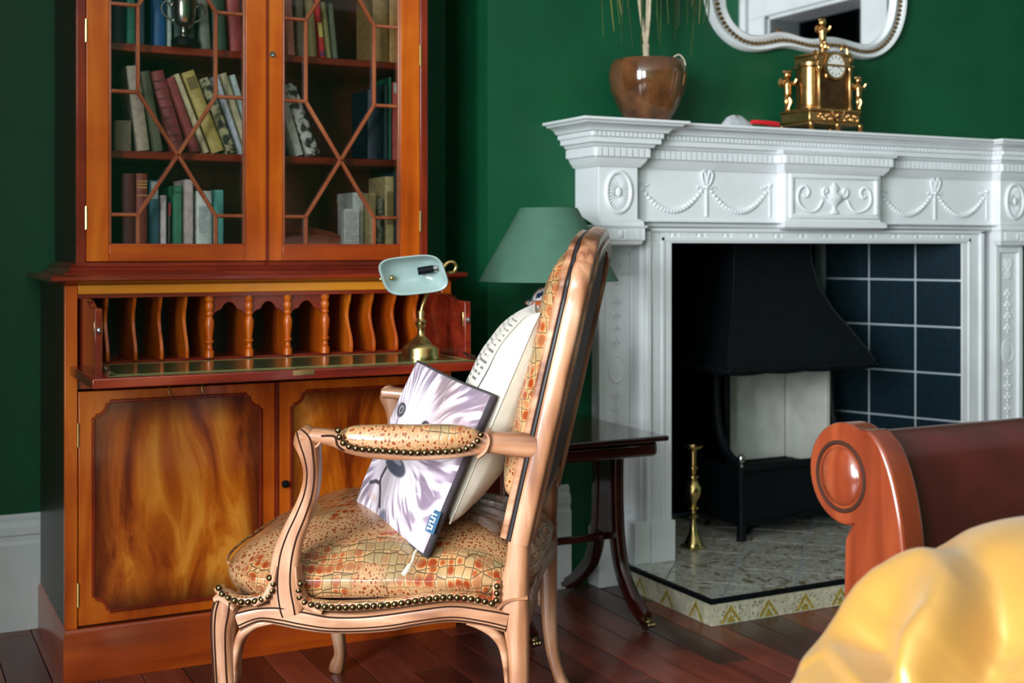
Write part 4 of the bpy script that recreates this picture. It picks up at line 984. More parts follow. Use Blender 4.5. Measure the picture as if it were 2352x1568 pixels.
rows = [
 # shelf z, px bottom left, px bottom right, px top left, py top, colour, label, kw
 (1.240, 263, 303, 261, 275, (118, 108, 86), 'small drab brown book upright at the left end of the middle shelf, left door', {}),
 (1.240, 316, 348, 290, 153, (170, 156, 136), 'tall greyish beige book leaning left beside the small drab book', {}),
 (1.240, 354, 379, 322, 166, (92, 96, 72), 'olive grey book leaning left between beige and red-brown ribbed books', {}),
 (1.240, 398, 432, 345, 169, (136, 58, 58), 'thick faded red book with ribbed spine leaning left on the middle shelf', dict(bands=((104, 40, 42), (.12, .2, .3, .42, .55, .66, .78, .88)))),
 (1.240, 442, 464, 382, 184, (142, 62, 60), 'thinner faded red book leaning against the ribbed red one', {}),
 (1.240, 470, 484, 400, 175, (200, 190, 150), 'cream book leaning left after the two red books', {}),
 (1.240, 488, 520, 418, 172, (184, 166, 92), 'mustard yellow book leaning left on the middle shelf', dict(title=((120, 108, 60), .78, .93))),
 (1.240, 524, 548, 460, 185, (176, 172, 130), 'green and cream patterned book leaning left on the middle shelf', dict(pat=True)),
 (1.240, 552, 564, 492, 178, (196, 206, 214), 'thin white and blue book leaning left, behind the right glazing bar', {}),
 (1.240, 567, 582, 508, 172, (208, 200, 164), 'pale cream book leaning left beside the thin white one', {}),
 (1.240, 585, 600, 528, 176, (190, 208, 204), 'pale aqua book last in the leaning row by the door stile', {}),
 (.992, 280, 311, 280, 397, (92, 36, 38), 'dark maroon book at the left of the bottom shelf', {}),
 (.992, 313, 340, 311, 397, (128, 54, 44), 'brown-red book with gilt lines beside the dark maroon book', dict(bands=((176, 130, 70), (.86, .9, .82, .72)))),
 (.992, 344, 367, 340, 413, (44, 92, 104), 'teal book with grey jacket top on the bottom shelf', dict(title=((150, 152, 146), .74, .98))),
 (.992, 370, 384, 367, 447, (210, 198, 200), 'thin pinkish white book between teal and dark books', {}),
 (.992, 386, 394, 382, 462, (54, 48, 46), 'thin dark book with a red patch near its top', dict(title=((160, 30, 50), .72, .96))),
 (.992, 398, 420, 396, 425, (60, 128, 96), 'sea green book on the bottom shelf of the left door', dict(bands=((40, 92, 70), (.9, .1)))),
 (.992, 424, 446, 421, 411, (198, 182, 180), 'tall pale pink book right of the sea green book', {}),
 (.992, 452, 488, 450, 437, (206, 216, 208), 'wide white book with faint lettering on its spine', dict(title=((178, 190, 188), .3, .75))),
 (.992, 493, 516, 491, 435, (92, 172, 160), 'turquoise book at the right end of the bottom left shelf', {}),
 (1.504, 256, 288, 252, -60, (24, 40, 56), 'dark navy book at the far left of the top visible shelf', {}),
 (1.504, 291, 312, 287, -70, (30, 110, 88), 'emerald green book beside the navy book on the top shelf', {}),
 (1.504, 316, 334, 312, -66, (36, 62, 74), 'dark teal book behind the left upright glazing bar', {}),
 (1.504, 353, 382, 345, -64, (20, 84, 136), 'bright blue book on the top shelf left of the silver cup', {}),
 (1.504, 385, 396, 376, -52, (170, 190, 180), 'thin pale green book just left of the silver cup', {}),
 (1.504, 400, 428, 398, -66, (30, 58, 52), 'dark green book behind the silver cup', {}),
 (1.504, 430, 449, 428, -66, (44, 66, 58), 'dull green book behind the handle of the silver cup', {}),
 (1.504, 462, 488, 450, -60, (120, 126, 112), 'grey-green book right of the silver cup', {}),
 (1.504, 494, 526, 482, -64, (62, 88, 70), 'moss green book leaning left before the pink book', {}),
 (1.504, 530, 562, 518, -62, (168, 70, 68), 'pinkish red book at the right end of the top left shelf', {}),
 (1.504, 660, 682, 648, -60, (206, 130, 112), 'salmon pink book at the left end of the top shelf, right door', {}),
 (1.504, 685, 706, 674, -62, (92, 82, 60), 'grey-brown book leaning beside the salmon pink book', {}),
 (1.504, 714, 732, 702, -40, (146, 130, 84), 'tan book behind the upright glazing bar of the right door', {}),
 (1.504, 736, 750, 722, 0, (196, 40, 48), 'red and yellow book leaning left on the top right shelf', dict(title=((206, 190, 96), .35, .6), bands=((30, 52, 92), (.04, .08)))),
 (1.504, 752, 764, 738, 5, (140, 134, 80), 'olive tan book right of the red and yellow one', {}),
 (1.504, 766, 779, 754, 8, (104, 112, 88), 'thin grey-green book last of the leaning group, right door', {}),
 (1.504, 857, 893, 857, -66, (168, 136, 82), 'large tan book behind the right upright glazing bar', {}),
 (1.504, 896, 922, 894, -66, (196, 152, 84), 'golden tan book against the right side of the top shelf', {}),
 (1.240, 669, 674, 630, 228, (16, 86, 150), 'bright blue book sliver under the leaning white books', dict(y=3.24)),
 (1.240, 678, 701, 626, 182, (196, 200, 190), 'tall white book leaning left on the middle shelf, right door', {}),
 (1.240, 708, 740, 650, 200, (206, 206, 196), 'black and white patterned book leaning on the tall white book', dict(pat=True)),
 (1.240, 846, 880, 846, 205, (16, 34, 50), 'large dark navy book standing upright in the middle right shelf', {}),
 (1.240, 883, 893, 883, 192, (34, 56, 62), 'dark slate book beside the large navy book', {}),
 (1.240, 894, 901, 894, 176, (20, 100, 70), 'thin green book standing on the middle right shelf', {}),
 (1.240, 903, 915, 903, 188, (214, 90, 84), 'coral red and white book near the right door stile', dict(title=((226, 222, 214), .86, .99))),
 (1.240, 917, 927, 917, 196, (206, 200, 190), 'white book against the right end of the middle shelf', {}),
 (.992, 820, 846, 820, 440, (202, 208, 200), 'white book with printed text facing out, bottom right shelf', dict(y=3.235)),
 (.992, 848, 866, 848, 442, (176, 156, 110), 'light brown paperback behind the white text book', {}),
 (.992, 869, 883, 869, 455, (150, 146, 126), 'small mottled grey book beside the cream spine', dict(pat=True)),
 (.992, 886, 907, 886, 404, (210, 190, 136), 'cream book with dark spine title, bottom right shelf', dict(title=((150, 130, 84), .35, .8))),
 (.992, 910, 925, 910, 394, (28, 62, 66), 'dark teal book at the right end of the bottom shelf', {}),
]
for (z, pa, pb2, ptp, pyt, col, lab, kw) in rows:
    xa, xb, xt = bx(pa), bx(pb2), bx(ptp); kw = dict(kw)
    lean = (xt-xa) < -.012
    h = min(hz(z, pyt, (pa+pb2)/2), .272 if z > 1.4 else .235)
    if pyt < 0: xt = xa+(xt-xa)*1.0
    wdt = (xb-xa)-.0012
    if lean: wdt *= .93
    elif abs(xt-xa) < .02: xt = xa
    book(z, xa, wdt, xt, h-.002, col, lab, **kw)
# white text book in front: its cover faces out
tb_ = MB().box((bx(788), 3.195, .9926), (bx(822)-.001, 3.222, .9926+.112)); tbo = tb_.build('book', bmat((212, 216, 210))); tag(tbo, 'white softcover standing with its printed back cover facing out', 'book', G); base(tbo, ((bx(788)+bx(822))/2, 3.21, .992))
tx = MB(); 
for i in range(15):
    zz = 1.094-i*.006
    xx = bx(790)+.002
    while xx < bx(820)-.004:
        l_ = rr.uniform(.003, .008); tx.box((xx, 3.1945, zz), (min(xx+l_, bx(820)-.002), 3.195, zz+.002)); xx += l_+.0015
tx.build('printed_lines', bmat((120, 124, 122)), tbo, kind='stuff')
# big brown leather volume lying open-edged behind
bb = MB().prism([(bx(818), .993), (bx(884), .993), (bx(884), 1.142), (bx(818), 1.128)], 'y', 3.36, 3.40); bo = bb.build('book', bmat((70, 24, 18))); tag(bo, 'big dark brown leather volume standing behind the paperbacks, bottom right', 'book', G); base(bo, (bx(850), 3.38, .992))
MB().prism([(bx(818), 1.120), (bx(884), 1.134), (bx(884), 1.142), (bx(818), 1.128)], 'y', 3.358, 3.3602).build('gilt_edge', M['gilt'], bo)
# terracotta plate lying at the back of the bottom shelf
M['terra'] = plain('terracotta_glaze', (150, 76, 50), .45, var=.1)
pc = (bx(716), 3.40, .993)
pl = MB().lathe([(0, 0), (.09, 0), (.125, .012), (.128, .018), (.122, .018), (.088, .006), (0, .005)], (0, 0, 0), 40, Matrix.Rotation(math.radians(62), 3, 'X'))
mz = min(v.z for v in pl.v); pl.v = [v+Vector((pc[0], pc[1]-.06, pc[2]-mz)) for v in pl.v]
pl.v = [Vector((v.x, v.y, .993+(v.z-.993)*.30)) for v in pl.v]
po_ = pl.build('plate', M['terra']); tag(po_, 'round terracotta dish in the bottom right compartment', 'dish'); base(po_, (pc[0], pc[1]-.06, .992))
# glass bowl rim behind the leaning books
gb_ = MB().lathe([(0, 0), (.03, .001), (.034, .006), (.055, .10), (.062, .186), (.060, .186), (.053, .10), (.03, .008), (0, .006)], (bx(548), 3.43, 1.2405), 32).build('glass_vase', glassm('vase_glass', (.9, .95, .93), .12)); tag(gb_, 'clear glass vase behind the leaning pale books, middle shelf', 'vase'); base(gb_, (bx(548), 3.43, 1.240))
# silver two handled cup
sx, sy, sz = bx(417), 3.182, 1.5045
cp = thing('trophy_cup', 'small silver two handled cup in front of the books on the top shelf', 'cup', (sx, sy, sz))
MB().lathe([(0, 0), (.030, 0), (.031, .012), (.028, .018), (.020, .020), (0, .020)], (sx, sy, sz), 24).build('foot', M['black'], cp, label='dark round plinth')
MB().lathe([(0, .020), (.022, .020), (.018, .026), (.008, .034), (.008, .040), (.020, .048), (.027, .060), (.030, .085), (.031, .112), (.033, .116), (.030, .116), (.027, .085), (.018, .055), (0, .050)], (sx, sy, sz), 28).build('bowl', M['silver'], cp)
for q in (-1, 1):
    MB().sweep(cr([(sx+q*.029, sy, sz+.098), (sx+q*.044, sy, sz+.108), (sx+q*.055, sy, sz+.094), (sx+q*.050, sy, sz+.076), (sx+q*.036, sy, sz+.066), (sx+q*.025, sy, sz+.060)], 4), .0028, (0, 1, 0), 8).build('handle', M['silver'], cp)
# ================================================================ BANKER'S LAMP
lx, ly, lz = 1.207, 2.86, ZL+.0015
bl = thing('desk_lamp', 'brass desk lamp with a pale glass shade on the open writing leaf', 'lamp', (lx, ly, lz))
MB().lathe([(0, 0), (.048, 0), (.049, .006), (.047, .010), (.047, .026), (.044, .032), (.030, .040), (.022, .048), (.014, .054), (.010, .060), (.010, .076), (.014, .082), (.015, .090), (.010, .096), (.008, .102), (.010, .110), (.007, .118), (0, .120)], (lx, ly, lz), 36).build('base', M['brass'], bl)
j = at(972, 722, Y=ly); e_ = at(992, 672, Y=ly-.0)
MB().sweep(cr([(lx, ly, lz+.112), (lx+.004, ly, lz+.130), (lx+.020, ly+.004, lz+.165), (lx+.030, ly+.012, lz+.20), (lx+.052, ly+.03, lz+.222), (lx+.072, ly+.03, lz+.232)], 5), .0042, (0, 1, 0), 10).build('arm', M['brass'], bl)
# shade: half-tube of glass, open side toward the camera
sc0 = at(950, 632, Y=2.82); ax = (at(1020, 625, Y=2.80)-at(880, 640, Y=2.85)).normalized()
nv = Vector((-.28, -.90, -.22)); nv = (nv-ax*nv.dot(ax)).normalized(); upv = ax.cross(nv).normalized()
if upv.z < 0: upv = -upv
HW, HH, DP = .075, .046, .042
def shade(u, v):
    a = (u*2-1); b = (v*2-1)
    # rounded-rectangle rim at depth 0, bulging away from the opening
    r = max(abs(a), abs(b)); 
    n = (abs(a)**4+abs(b)**4)**.25 if r > 0 else 0
    k = r/n if n > 0 else 1
    a2, b2 = a*k, b*k
    dpt = DP*(1-r**3.2)
    sk_ = .15*b2
    return sc0+ax*((a2-sk_)*HW)+upv*(b2*HH)-nv*dpt
sh_ = MB().grid(shade, 33, 33).build('glass_shade', M['bankglass'], bl); sm = sh_.modifiers.new('thick', 'SOLIDIFY'); sm.thickness = .003; sm.offset = 1
MB().sweep([sc0+ax*.012+upv*.004-nv*.018, sc0+ax*.050+upv*.006-nv*.018], .0095, (0, 0, 1), 14).build('bulb_socket', M['black'], bl, label='black bulb socket')
MB().sweep([sc0+ax*.050+upv*.006-nv*.018, sc0+ax*.060+upv*.006-nv*.018], .008, (0, 0, 1), 12).build('socket_ring', M['steel'], bl)
MB().ell(sc0-ax*.052-upv*.006-nv*.020, .0065, 10, 8).build('fixing_nut', M['brass'], bl); MB().ell(sc0-ax*.079-upv*.004-nv*.012, .006, 10, 8).build('end_knob', M['brass'], bl)
MB().sweep(cr([sc0+ax*.074-nv*.02+upv*.006, sc0+ax*.086-nv*.024+upv*.016, sc0+ax*.100-nv*.024+upv*.016, sc0+ax*.106-nv*.024+upv*.004, sc0+ax*.098-nv*.02-upv*.008, sc0+ax*.086-nv*.01-upv*.006], 4), .0042, nv, 10).build('swivel_hook', M['brass'], bl)
# ================================================================ SIDE TABLE AND ITS LAMP
TX0, TX1, TY0, TY1, TZ = 1.40, 1.862, 2.75, 3.225, .5115
tc_ = ((TX0+TX1)/2, (TY0+TY1)/2, 0)
st = thing('side_table', 'low dark mahogany side table with curved sabre legs beside the fireplace', 'table', tc_)
MB().box((TX0, TY0, TZ-.014), (TX1, TY1, TZ)).build('table_top', M['dark'], st, bev=.004)
MB().box((TX0+.020, TY0+.020, TZ-.056), (TX1-.020, TY1-.020, TZ-.014)).build('apron', M['dark'], st, bev=.012)
for s, x in ((1, 1.812), (-1, 1.475)):
    ym = 2.985
    MB().box((x-.014, ym-.062, .22), (x+.014, ym+.045, TZ-.054)).build('pedestal_panel', M['dark'], st, bev=.003)
    for q, yo in ((-1, 2.80), (1, 3.175)):
        pth = cr([(x, ym+q*.040-.008, TZ-.06), (x, ym+q*.040-.008, .34), (x, ym+q*.050-.008, .22), (x, ym+q*.080-.005, .13), (x, (ym+yo)/2+q*.045, .068), (x, yo, .036), (x, yo+q*.018, .030)], 5)
        n_ = len(pth); MB().sweep(pth, [(.027-.010*k/n_, .016) for k in range(n_)], (1, 0, 0), 12, 4).build('leg', M['dark'], st)
        p_ = MB().ell((x, yo+q*.018, .026), (.014, .022, .013), 12, 8)
        for k in (-1, 0, 1): p_.ell((x+k*.008, yo+q*.038, .021), (.0048, .008, .008), 8, 6)
        p_.build('brass_paw', M['nail'], st)
        MB().lathe([(0, -.006), (.012, -.006), (.014, 0), (.012, .006), (0, .006)], (x, yo+q*.012, .014), 14, Matrix.Rotation(PI/2, 3, 'Y')).build('castor_wheel', M['steel'], st)
MB().sweep([(1.475, 2.975, .21), (1.812, 2.975, .21)], (.010, .012), (0, 1, 0), 10, 3).build('stretcher', M['dark'], st)
# ginger jar lamp
jl = (1.64, 3.0, TZ)
tl = thing('table_lamp', 'table lamp with sage green cone shade and orange patterned china jar on the side table', 'lamp', jl)
def china():
    m, nt, b = newmat('white_and_orange_china'); setp(b, .15, 0, .6)
    n = node(nt, 'ShaderNodeTexNoise'); n.inputs['Scale'].default_value = 28; n.inputs['Detail'].default_value = 3; nt.links.new(coords(nt), n.inputs[0])
    nt.links.new(ramp(nt, [(.40, (40, 52, 84)), (.44, (222, 216, 208)), (.54, (226, 220, 212)), (.57, (196, 78, 34)), (.64, (208, 96, 44))], n.outputs[0]), b.inputs['Base Color']); return m
M['china'] = china()
x, y, z = jl
MB().lathe([(0, 0), (.062, 0), (.064, .010), (.052, .018), (.046, .026), (0, .026)], jl, 28).build('wooden_stand', M['dark'], tl)
MB().lathe([(0, .026), (.040, .026), (.044, .034), (.058, .10), (.080, .18), (.088, .235), (.082, .285), (.060, .312), (.046, .320), (.046, .338), (0, .338)], jl, 36).build('jar', M['china'], tl)
MB().lathe([(0, .336), (.062, .336), (.066, .341), (.062, .346), (.046, .350), (.040, .366), (.026, .380), (.012, .384), (0, .386)], jl, 32).build('jar_lid', M['china'], tl)
MB().lathe([(0, .384), (.010, .384), (.007, .392), (.006, .43), (.011, .434), (.011, .48), (0, .48)], jl, 16).build('fitting', M['brass'], tl)
MB().lathe([(.190, .400), (.078, .597), (.0765, .597), (.1885, .400)], jl, 64).build('lamp_shade', M['shade'], tl)
rg = MB()
for k in range(3):
    a = 2*PI*k/3; rg.sweep([(x, y, z+.47), (x+.115*math.cos(a), y+.115*math.sin(a), z+.53)], .0015, (0, 0, 1), 6)
rg.build('shade_ring', M['brass'], tl)

# ================================================================ ARMCHAIR
CH = Vector((.996, 2.422, 0)); CR_ = math.radians(146)
ac = thing('armchair', 'carved limed wood armchair upholstered in crocodile embossed leather with brass nails', 'armchair', CH, CR_)
MI = FR[ac].inverted(); O_l = MI @ Vector((0, 0, EYE))
def ch(px, py, a=.318, b_=.111):
    d = (FW+RT*((px-PCX)/FPX)); d.z = (HORY-py)/FPX; dl = MI.to_3x3() @ d
    t = (a+b_*O_l.x-O_l.y)/(dl.y-b_*dl.x); p = O_l+dl*t; return p
def L(mb, name, mat, par=ac, **k):   # meshes in the chair's own axes
    return mb.build(name, mat, par, world=False, **k)
PM = 1/1275.
def mir(p): return Vector((p[0], -p[1], p[2]))
W, WZ = M['chairw'], M['chairw_z']
def path_px(pts, a=.318, b_=.111, k=6, dy=0.):
    out = []
    for q in cr(pts, k): p = ch(q[0], q[1], a, b_); out.append((Vector((p.x, p.y+dy, p.z)), q[2]*PM))
    return out
def member(name, pts, thick, a=.318, b_=.111, exp=3.2, mat=None, k=6, both=True, grooves=(), n=16):
    pp = path_px(pts, a, b_, k); sides = (1, -1) if both else (1,)
    for s in sides:
        P = [p if s == 1 else mir(p) for p, r in pp]
        th = thick if isinstance(thick, (list, tuple)) else [thick]*2
        m_ = len(P); S = [(r, th[0]+(th[1]-th[0])*i/(m_-1)) for i, (p, r) in enumerate(pp)]
        o = L(MB().sweep(P, S, (0, s, 0), n, exp), name, mat or W)
        for g in grooves:
            G_ = []
            for i in range(m_):
                t = (P[min(i+1, m_-1)]-P[max(i-1, 0)]).normalized(); b2 = Vector((0, s, 0)); b2 = (b2-t*t.dot(b2)).normalized(); u = t.cross(b2)*s
                G_.append(P[i]+u*S[i][0]*g+b2*S[i][1]*.985)
            L(MB().sweep(G_, .0015, (0, 1, 0), 6), 'carved_line', M['groove'], o)
    return pp
# side rails
top = [(548, 1394), (600, 1384), (650, 1381), (700, 1390), (760, 1402), (830, 1403), (900, 1396), (960, 1388), (1040, 1378), (1110, 1385), (1165, 1394)]
bot = [(553, 1448), (600, 1426), (650, 1433), (700, 1443), (760, 1450), (830, 1450), (900, 1445), (960, 1434), (1040, 1425), (1110, 1434), (1165, 1448)]
rail = [((t[0]+b[0])/2, (t[1]+b[1])/2, (b[1]-t[1])/2) for t, b in zip(top, bot)]
member('side_rail', rail, .022, grooves=(.32, .62, -.72), exp=4)
# front legs, arm supports, rear legs
member('front_leg', [(527, 1372, 27), (521, 1400, 31), (516, 1440, 27), (517, 1500, 25), (521, 1568, 25), (533, 1650, 22), (550, 1730, 18), (556, 1780, 17), (546, 1815, 22), (542, 1832, 20)], (.026, .018), a=.322, grooves=(.5, -.45, .8), mat=WZ)
member('arm_support', [(692, 984, 13), (697, 992, 22), (705, 1010, 31), (714, 1046, 24), (718, 1085, 20), (712, 1130, 21), (694, 1180, 24), (674, 1225, 27), (660, 1270, 32), (654, 1315, 34), (654, 1355, 36), (660, 1395, 38), (664, 1412, 34)], (.022, .0085), a=.332, grooves=(.35, -.5), mat=WZ)
member('rear_leg', [(1193, 1238, 25), (1190, 1290, 28), (1182, 1345, 34), (1181, 1385, 35), (1186, 1430, 31), (1190, 1490, 26), (1192, 1568, 24), (1195, 1650, 21), (1204, 1730, 18), (1222, 1790, 17), (1236, 1822, 19)], (.024, .017), a=.319, mat=WZ)
# curved junctions under the rail
member('corner_bracket', [(1072, 1426, 3), (1105, 1434, 9), (1135, 1450, 12), (1156, 1480, 11), (1164, 1530, 8), (1167, 1590, 5)], .018, mat=W)
member('corner_bracket', [(640, 1424, 3), (610, 1426, 8), (585, 1432, 11), (558, 1456, 12), (545, 1500, 9), (545, 1560, 5)], .018, mat=W)
member('support_fillet', [(640, 1296, 5), (630, 1334, 9), (614, 1366, 10), (588, 1386, 6)], .017, a=.330, mat=WZ)
member('support_fillet', [(684, 1296, 5), (688, 1344, 8), (702, 1382, 10), (742, 1402, 6)], .017, a=.330, mat=WZ)
# knee carving on the front leg and lip over the rear leg
member('knee_scroll', [(500, 1372, 8), (512, 1366, 10), (530, 1374, 9), (545, 1390, 6)], .027, a=.322, mat=W)
member('leg_lip', [(1146, 1392, 5), (1160, 1378, 6), (1182, 1369, 6), (1212, 1366, 5)], .026, mat=W)
# arms
arm = [(693, 998, 17), (730, 1000, 17), (770, 1006, 18), (810, 1024, 17), (860, 1036, 15), (920, 1042, 13), (1000, 1042, 12), (1050, 1036, 14), (1090, 1024, 20), (1120, 1016, 24), (1160, 1018, 26), (1205, 1022, 29), (1232, 1024, 29)]
member('arm', arm, (.026, .018), a=.328, b_=.10, grooves=())
member('arm_ring', [(1120, 989, 5), (1128, 1005, 6), (1120, 1030, 6), (1100, 1048, 5)], .028, a=.328, b_=.10)
for s in (1, -1):
    sp = [ch(*q, .349, .10) for q in [(706, 1019), (716, 1026), (728, 1024), (736, 1012), (730, 1001), (718, 1000), (713, 1010), (720, 1016)]]
    sp = [Vector(q) for q in cr(sp, 5)]
    if s == -1: sp = [mir(q) for q in sp]
    L(MB().sweep(sp, .0028, (0, s, 0), 8), 'carved_volute', W)
    dk = [ch(*q, .352, .10) for q in [(738, 1001), (768, 1002), (775, 1022), (789, 1034)]]; dk = [Vector(q) for q in cr(dk, 4)]
    if s == -1: dk = [mir(q) for q in dk]
    L(MB().sweep(dk, .0022, (0, s, 0), 6), 'carved_line', M['groove'])
# arm pads with nails
pc0, pc1 = ch(779, 1004, .330, .10), ch(1102, 1004, .330, .10)
def armpad(s):
    mid_ = (pc0+pc1)/2; hl = (pc1-pc0).length/2; dx = (pc1-pc0).normalized()
    def f(u, v):
        a = 2*PI*u; e = -1+2*v
        e2 = math.copysign(1-(1-abs(e))**1.8, e)
        r = max(0, 1-abs(e2)**3.4)**.42
        up = math.sin(a); sd = math.cos(a)
        sag = -.006*(1-e2*e2)
        z = up*(.027 if up > 0 else .026)*r+sag+.001*mnoise.noise(Vector((e*9, a, s)))
        yy = math.copysign(abs(sd)**.8, sd)*.031*r
        p = mid_+dx*(e2*hl)+Vector((0, yy, z+.002))
        return p if s == 1 else mir(p)
    o = L(MB().grid(f, 40, 60, cu=True), 'arm_pad', M['croc_pad'])
    return o
nail_me = None
def nail(p, nrm, par):
    global nail_me
    if nail_me is None:
        nail_me = MB().lathe([(.0060, 0), (.0057, .0020), (.0042, .0040), (.0018, .0051), (0, .0053)], (0, 0, 0), 10).mesh('nail'); nail_me.materials.append(M['nail'])
    o = bpy.data.objects.new('nail', nail_me); C.objects.link(o); o.parent = par; o.location = p
    o.rotation_euler = Vector(nrm).to_track_quat('Z', 'Y').to_euler(); return o
for s in (1, -1):
    armpad(s)
    ln = [ch(q[0], q[1], .358, .10) for q in cr([(777, 988), (780, 1003), (790, 1018), (808, 1027), (840, 1032), (880, 1035), (920, 1038), (960, 1040), (1000, 1038), (1040, 1036), (1072, 1030), (1092, 1018), (1103, 1002), (1107, 990)], 6)]
    tot = spaced(ln, .0124)
    for p in tot:
        p = Vector((p.x, p.y, p.z)); nr = Vector((0, 1, -.15))
        if s == -1: p = mir(p); nr.y = -1
        nail(p, nr, ac)
# seat: domed leather over the rails
FX, RX, FWD, RWD = .300, -.285, .346, .292
def outline(a):
    ca, sa = math.cos(a), math.sin(a); n_ = 5.2
    k = (abs(ca)**n_+abs(sa)**n_)**(-1/n_); u, v = ca*k, sa*k
    xx = (FX+RX)/2+u*(FX-RX)/2
    # serpentine front
    if u > 0: xx += .020*u**6*(1-v*v)
    wd = RWD+(FWD-RWD)*(xx-RX)/(FX-RX)
    return xx, v*wd
PRS = [(0, .488), (.25, .485), (.45, .478), (.62, .467), (.76, .453), (.87, .437), (.95, .418), (1.0, .402), (1.008, .390), (.998, .378), (.985, .369), (.97, .362)]
prs = cr(PRS, 4)
def seat(u, v):
    a = 2*PI*u; xx, yy = outline(a); k, z = prs[min(len(prs)-1, int(round(v*(len(prs)-1))))]
    cx = (FX+RX)/2; px_ = cx+(xx-cx)*k; py_ = yy*k
    if k > .3:
        f_ = (k-.3)/.7; z += .006*f_*mnoise.noise(Vector((px_*9, py_*9, 1)))
        z += -.0045*f_*abs(math.sin(a*9))*(1 if z > .40 else 0)
    # rail is lower under the middle of the sides
    return (px_, py_, z)
so = L(MB().grid(seat, 160, len(prs), cu=True), 'seat', M['croc'])
so.modifiers.new('smooth', 'SUBSURF').levels = 0
# pinch behind the arm supports is left; piping at the front edge
pip = []
for i in range(60):
    a = -PI*.22+PI*.44*i/59; xx, yy = outline(a); pip.append((xx*1.012, yy*1.004, .408))
L(MB().sweep(pip, .0028, (0, 0, 1), 6), 'front_piping', M['croc'], so)
# nail rows on the seat edges
nl = [(503, 1350), (508, 1362), (524, 1373), (545, 1381), (570, 1383), (595, 1378), (615, 1370), (625, 1356), (627, 1338), (619, 1326)]
nr_ = [(690, 1340), (686, 1356), (690, 1374), (706, 1386), (740, 1393), (790, 1395), (850, 1392), (910, 1387), (960, 1379), (1020, 1372), (1070, 1374), (1110, 1380), (1136, 1386), (1141, 1372), (1142, 1350), (1142, 1334)]
for s in (1, -1):
    for row in (nl, nr_):
        ln = [ch(q[0], q[1], .343, .111) for q in cr(row, 6)]
        for p in spaced(ln, .0126):
            q = p if s == 1 else mir(p); nail(q, (0, s, 0), ac)
# gimp bed (leather edge) that the nails stand on
for s in (1, -1):
    for row in (nl, nr_):
        ln = [ch(q[0], q[1]-4, .330, .111) for q in cr(row, 5)]
        ln = [p if s == 1 else mir(p) for p in ln]
        L(MB().sweep(ln, (.009, .012), (0, s, 0), 10, 3), 'leather_edge', M['croc'], so)
# front and back rails
for (xx, hw, nm) in ((.262, .318, 'front_rail'), (-.262, .272, 'back_rail')):
    P = [(xx+(.018*(1-(t*t)) if xx > 0 else 0), t*hw, .336+.012*math.cos(t*PI)) for t in [i/12 for i in range(-12, 13)]]
    L(MB().sweep(P, [(.020+.006*abs(t/12)**2, .018) for t in range(-12, 13)], (1, 0, 0), 12, 4), nm, W)
L(MB().box((-.25, -.27, .325), (.26, .27, .36)), 'seat_webbing', M['backpanel'])
# ---- back
pb0, pb1 = ch(1197, 1236, .29, 0), ch(1356, 545, .262, 0)
bdir = Vector((pb1.x-pb0.x, 0, pb1.z-pb0.z)); BL_ = bdir.length; bdir.normalize(); bn = Vector((bdir.z, 0, -bdir.x))   # bn faces the sitter
if bn.x < 0: bn = -bn
def bk_(u, v, w_=0): return Vector((pb0.x, 0, pb0.z))+Vector((0, u, 0))+bdir*(v*BL_)+bn*w_
half = [(.292, -.01), (.293, .15), (.292, .32), (.288, .50), (.282, .66), (.276, .78), (.280, .845), (.268, .875), (.256, .895), (.244, .93), (.212, .955), (.16, .972), (.10, .985), (.05, .995), (0, 1.0)]
lo_ = [(.292, -.01), (.26, .045), (.20, .062), (.10, .050), (0, .040)]
def frame_loop(hf, k=4):
    h = cr(hf, k); return h+[(-a, c) for a, c in h[:-1]][::-1]
FT = .026
up_ = frame_loop(half); lw = frame_loop(lo_)
pts = [bk_(a, c) for a, c in up_]
bf = L(MB().sweep(pts, [(.0235, .019)]*len(pts), bn, 16, 4), 'back_frame', WZ)
# front moulding strip, set forward of the main frame with a dark groove between
pts2 = [bk_(a*.972, c*.992, .030) for a, c in up_]
L(MB().sweep(pts2, [(.016, .0085)]*len(pts2), bn, 12, 3), 'front_moulding', W, bf)
pts3 = [bk_(a+math.copysign(.0175, a)*(1 if abs(a) > .2 else abs(a)/.2), c+(.018 if c > .93 else 0), .0195) for a, c in up_]
L(MB().sweep(pts3, .0046, bn, 8), 'carved_line', M['groove_bk'], bf)
pts4 = [bk_(a*.94, c*.985, -.019) for a, c in up_]
L(MB().sweep(pts4, [(.012, .006)]*len(pts4), bn, 10, 3), 'rear_moulding', WZ, bf)
L(MB().sweep([bk_(a, c, .004) for a, c in lw], [(.020, .020)]*len(lw), bn, 12, 4), 'bottom_rail', W, bf)
# upholstery: rear panel, and bulging front pad
inner_ = [(a*.93, .06+(c-.06)*.968) for a, c in half[1:]]
inn_lo = [(.262, .10), (.20, .085), (.10, .075), (0, .068)]
lp = cr([(q[0], q[1]) for q in inn_lo[::-1]]+inner_, 4); ring = lp+[(-a, c) for a, c in lp[1:-1]][::-1]
NR_ = len(ring)
def padf(depth, base_, sgn):
    cen = (0, .53)
    def f(u, v):
        i = int(round(u*NR_)) % NR_; a, c = ring[i]; r = v
        pa = cen[0]+(a-cen[0])*r; pc_ = cen[1]+(c-cen[1])*r
        w_ = base_+sgn*depth*(1-r**4.5)**.5
        if sgn > 0: w_ += .0025*mnoise.noise(Vector((pa*14, pc_*7, 5)))*(1-r)
        return bk_(pa, pc_, w_)
    return f
L(MB().grid(padf(.045, .030, 1), NR_, 22, cu=True), 'back_pad', M['croc'], ac)
L(MB().grid(padf(.004, -.014, -1), NR_, 8, cu=True), 'outside_back_panel', M['backpanel'], ac)
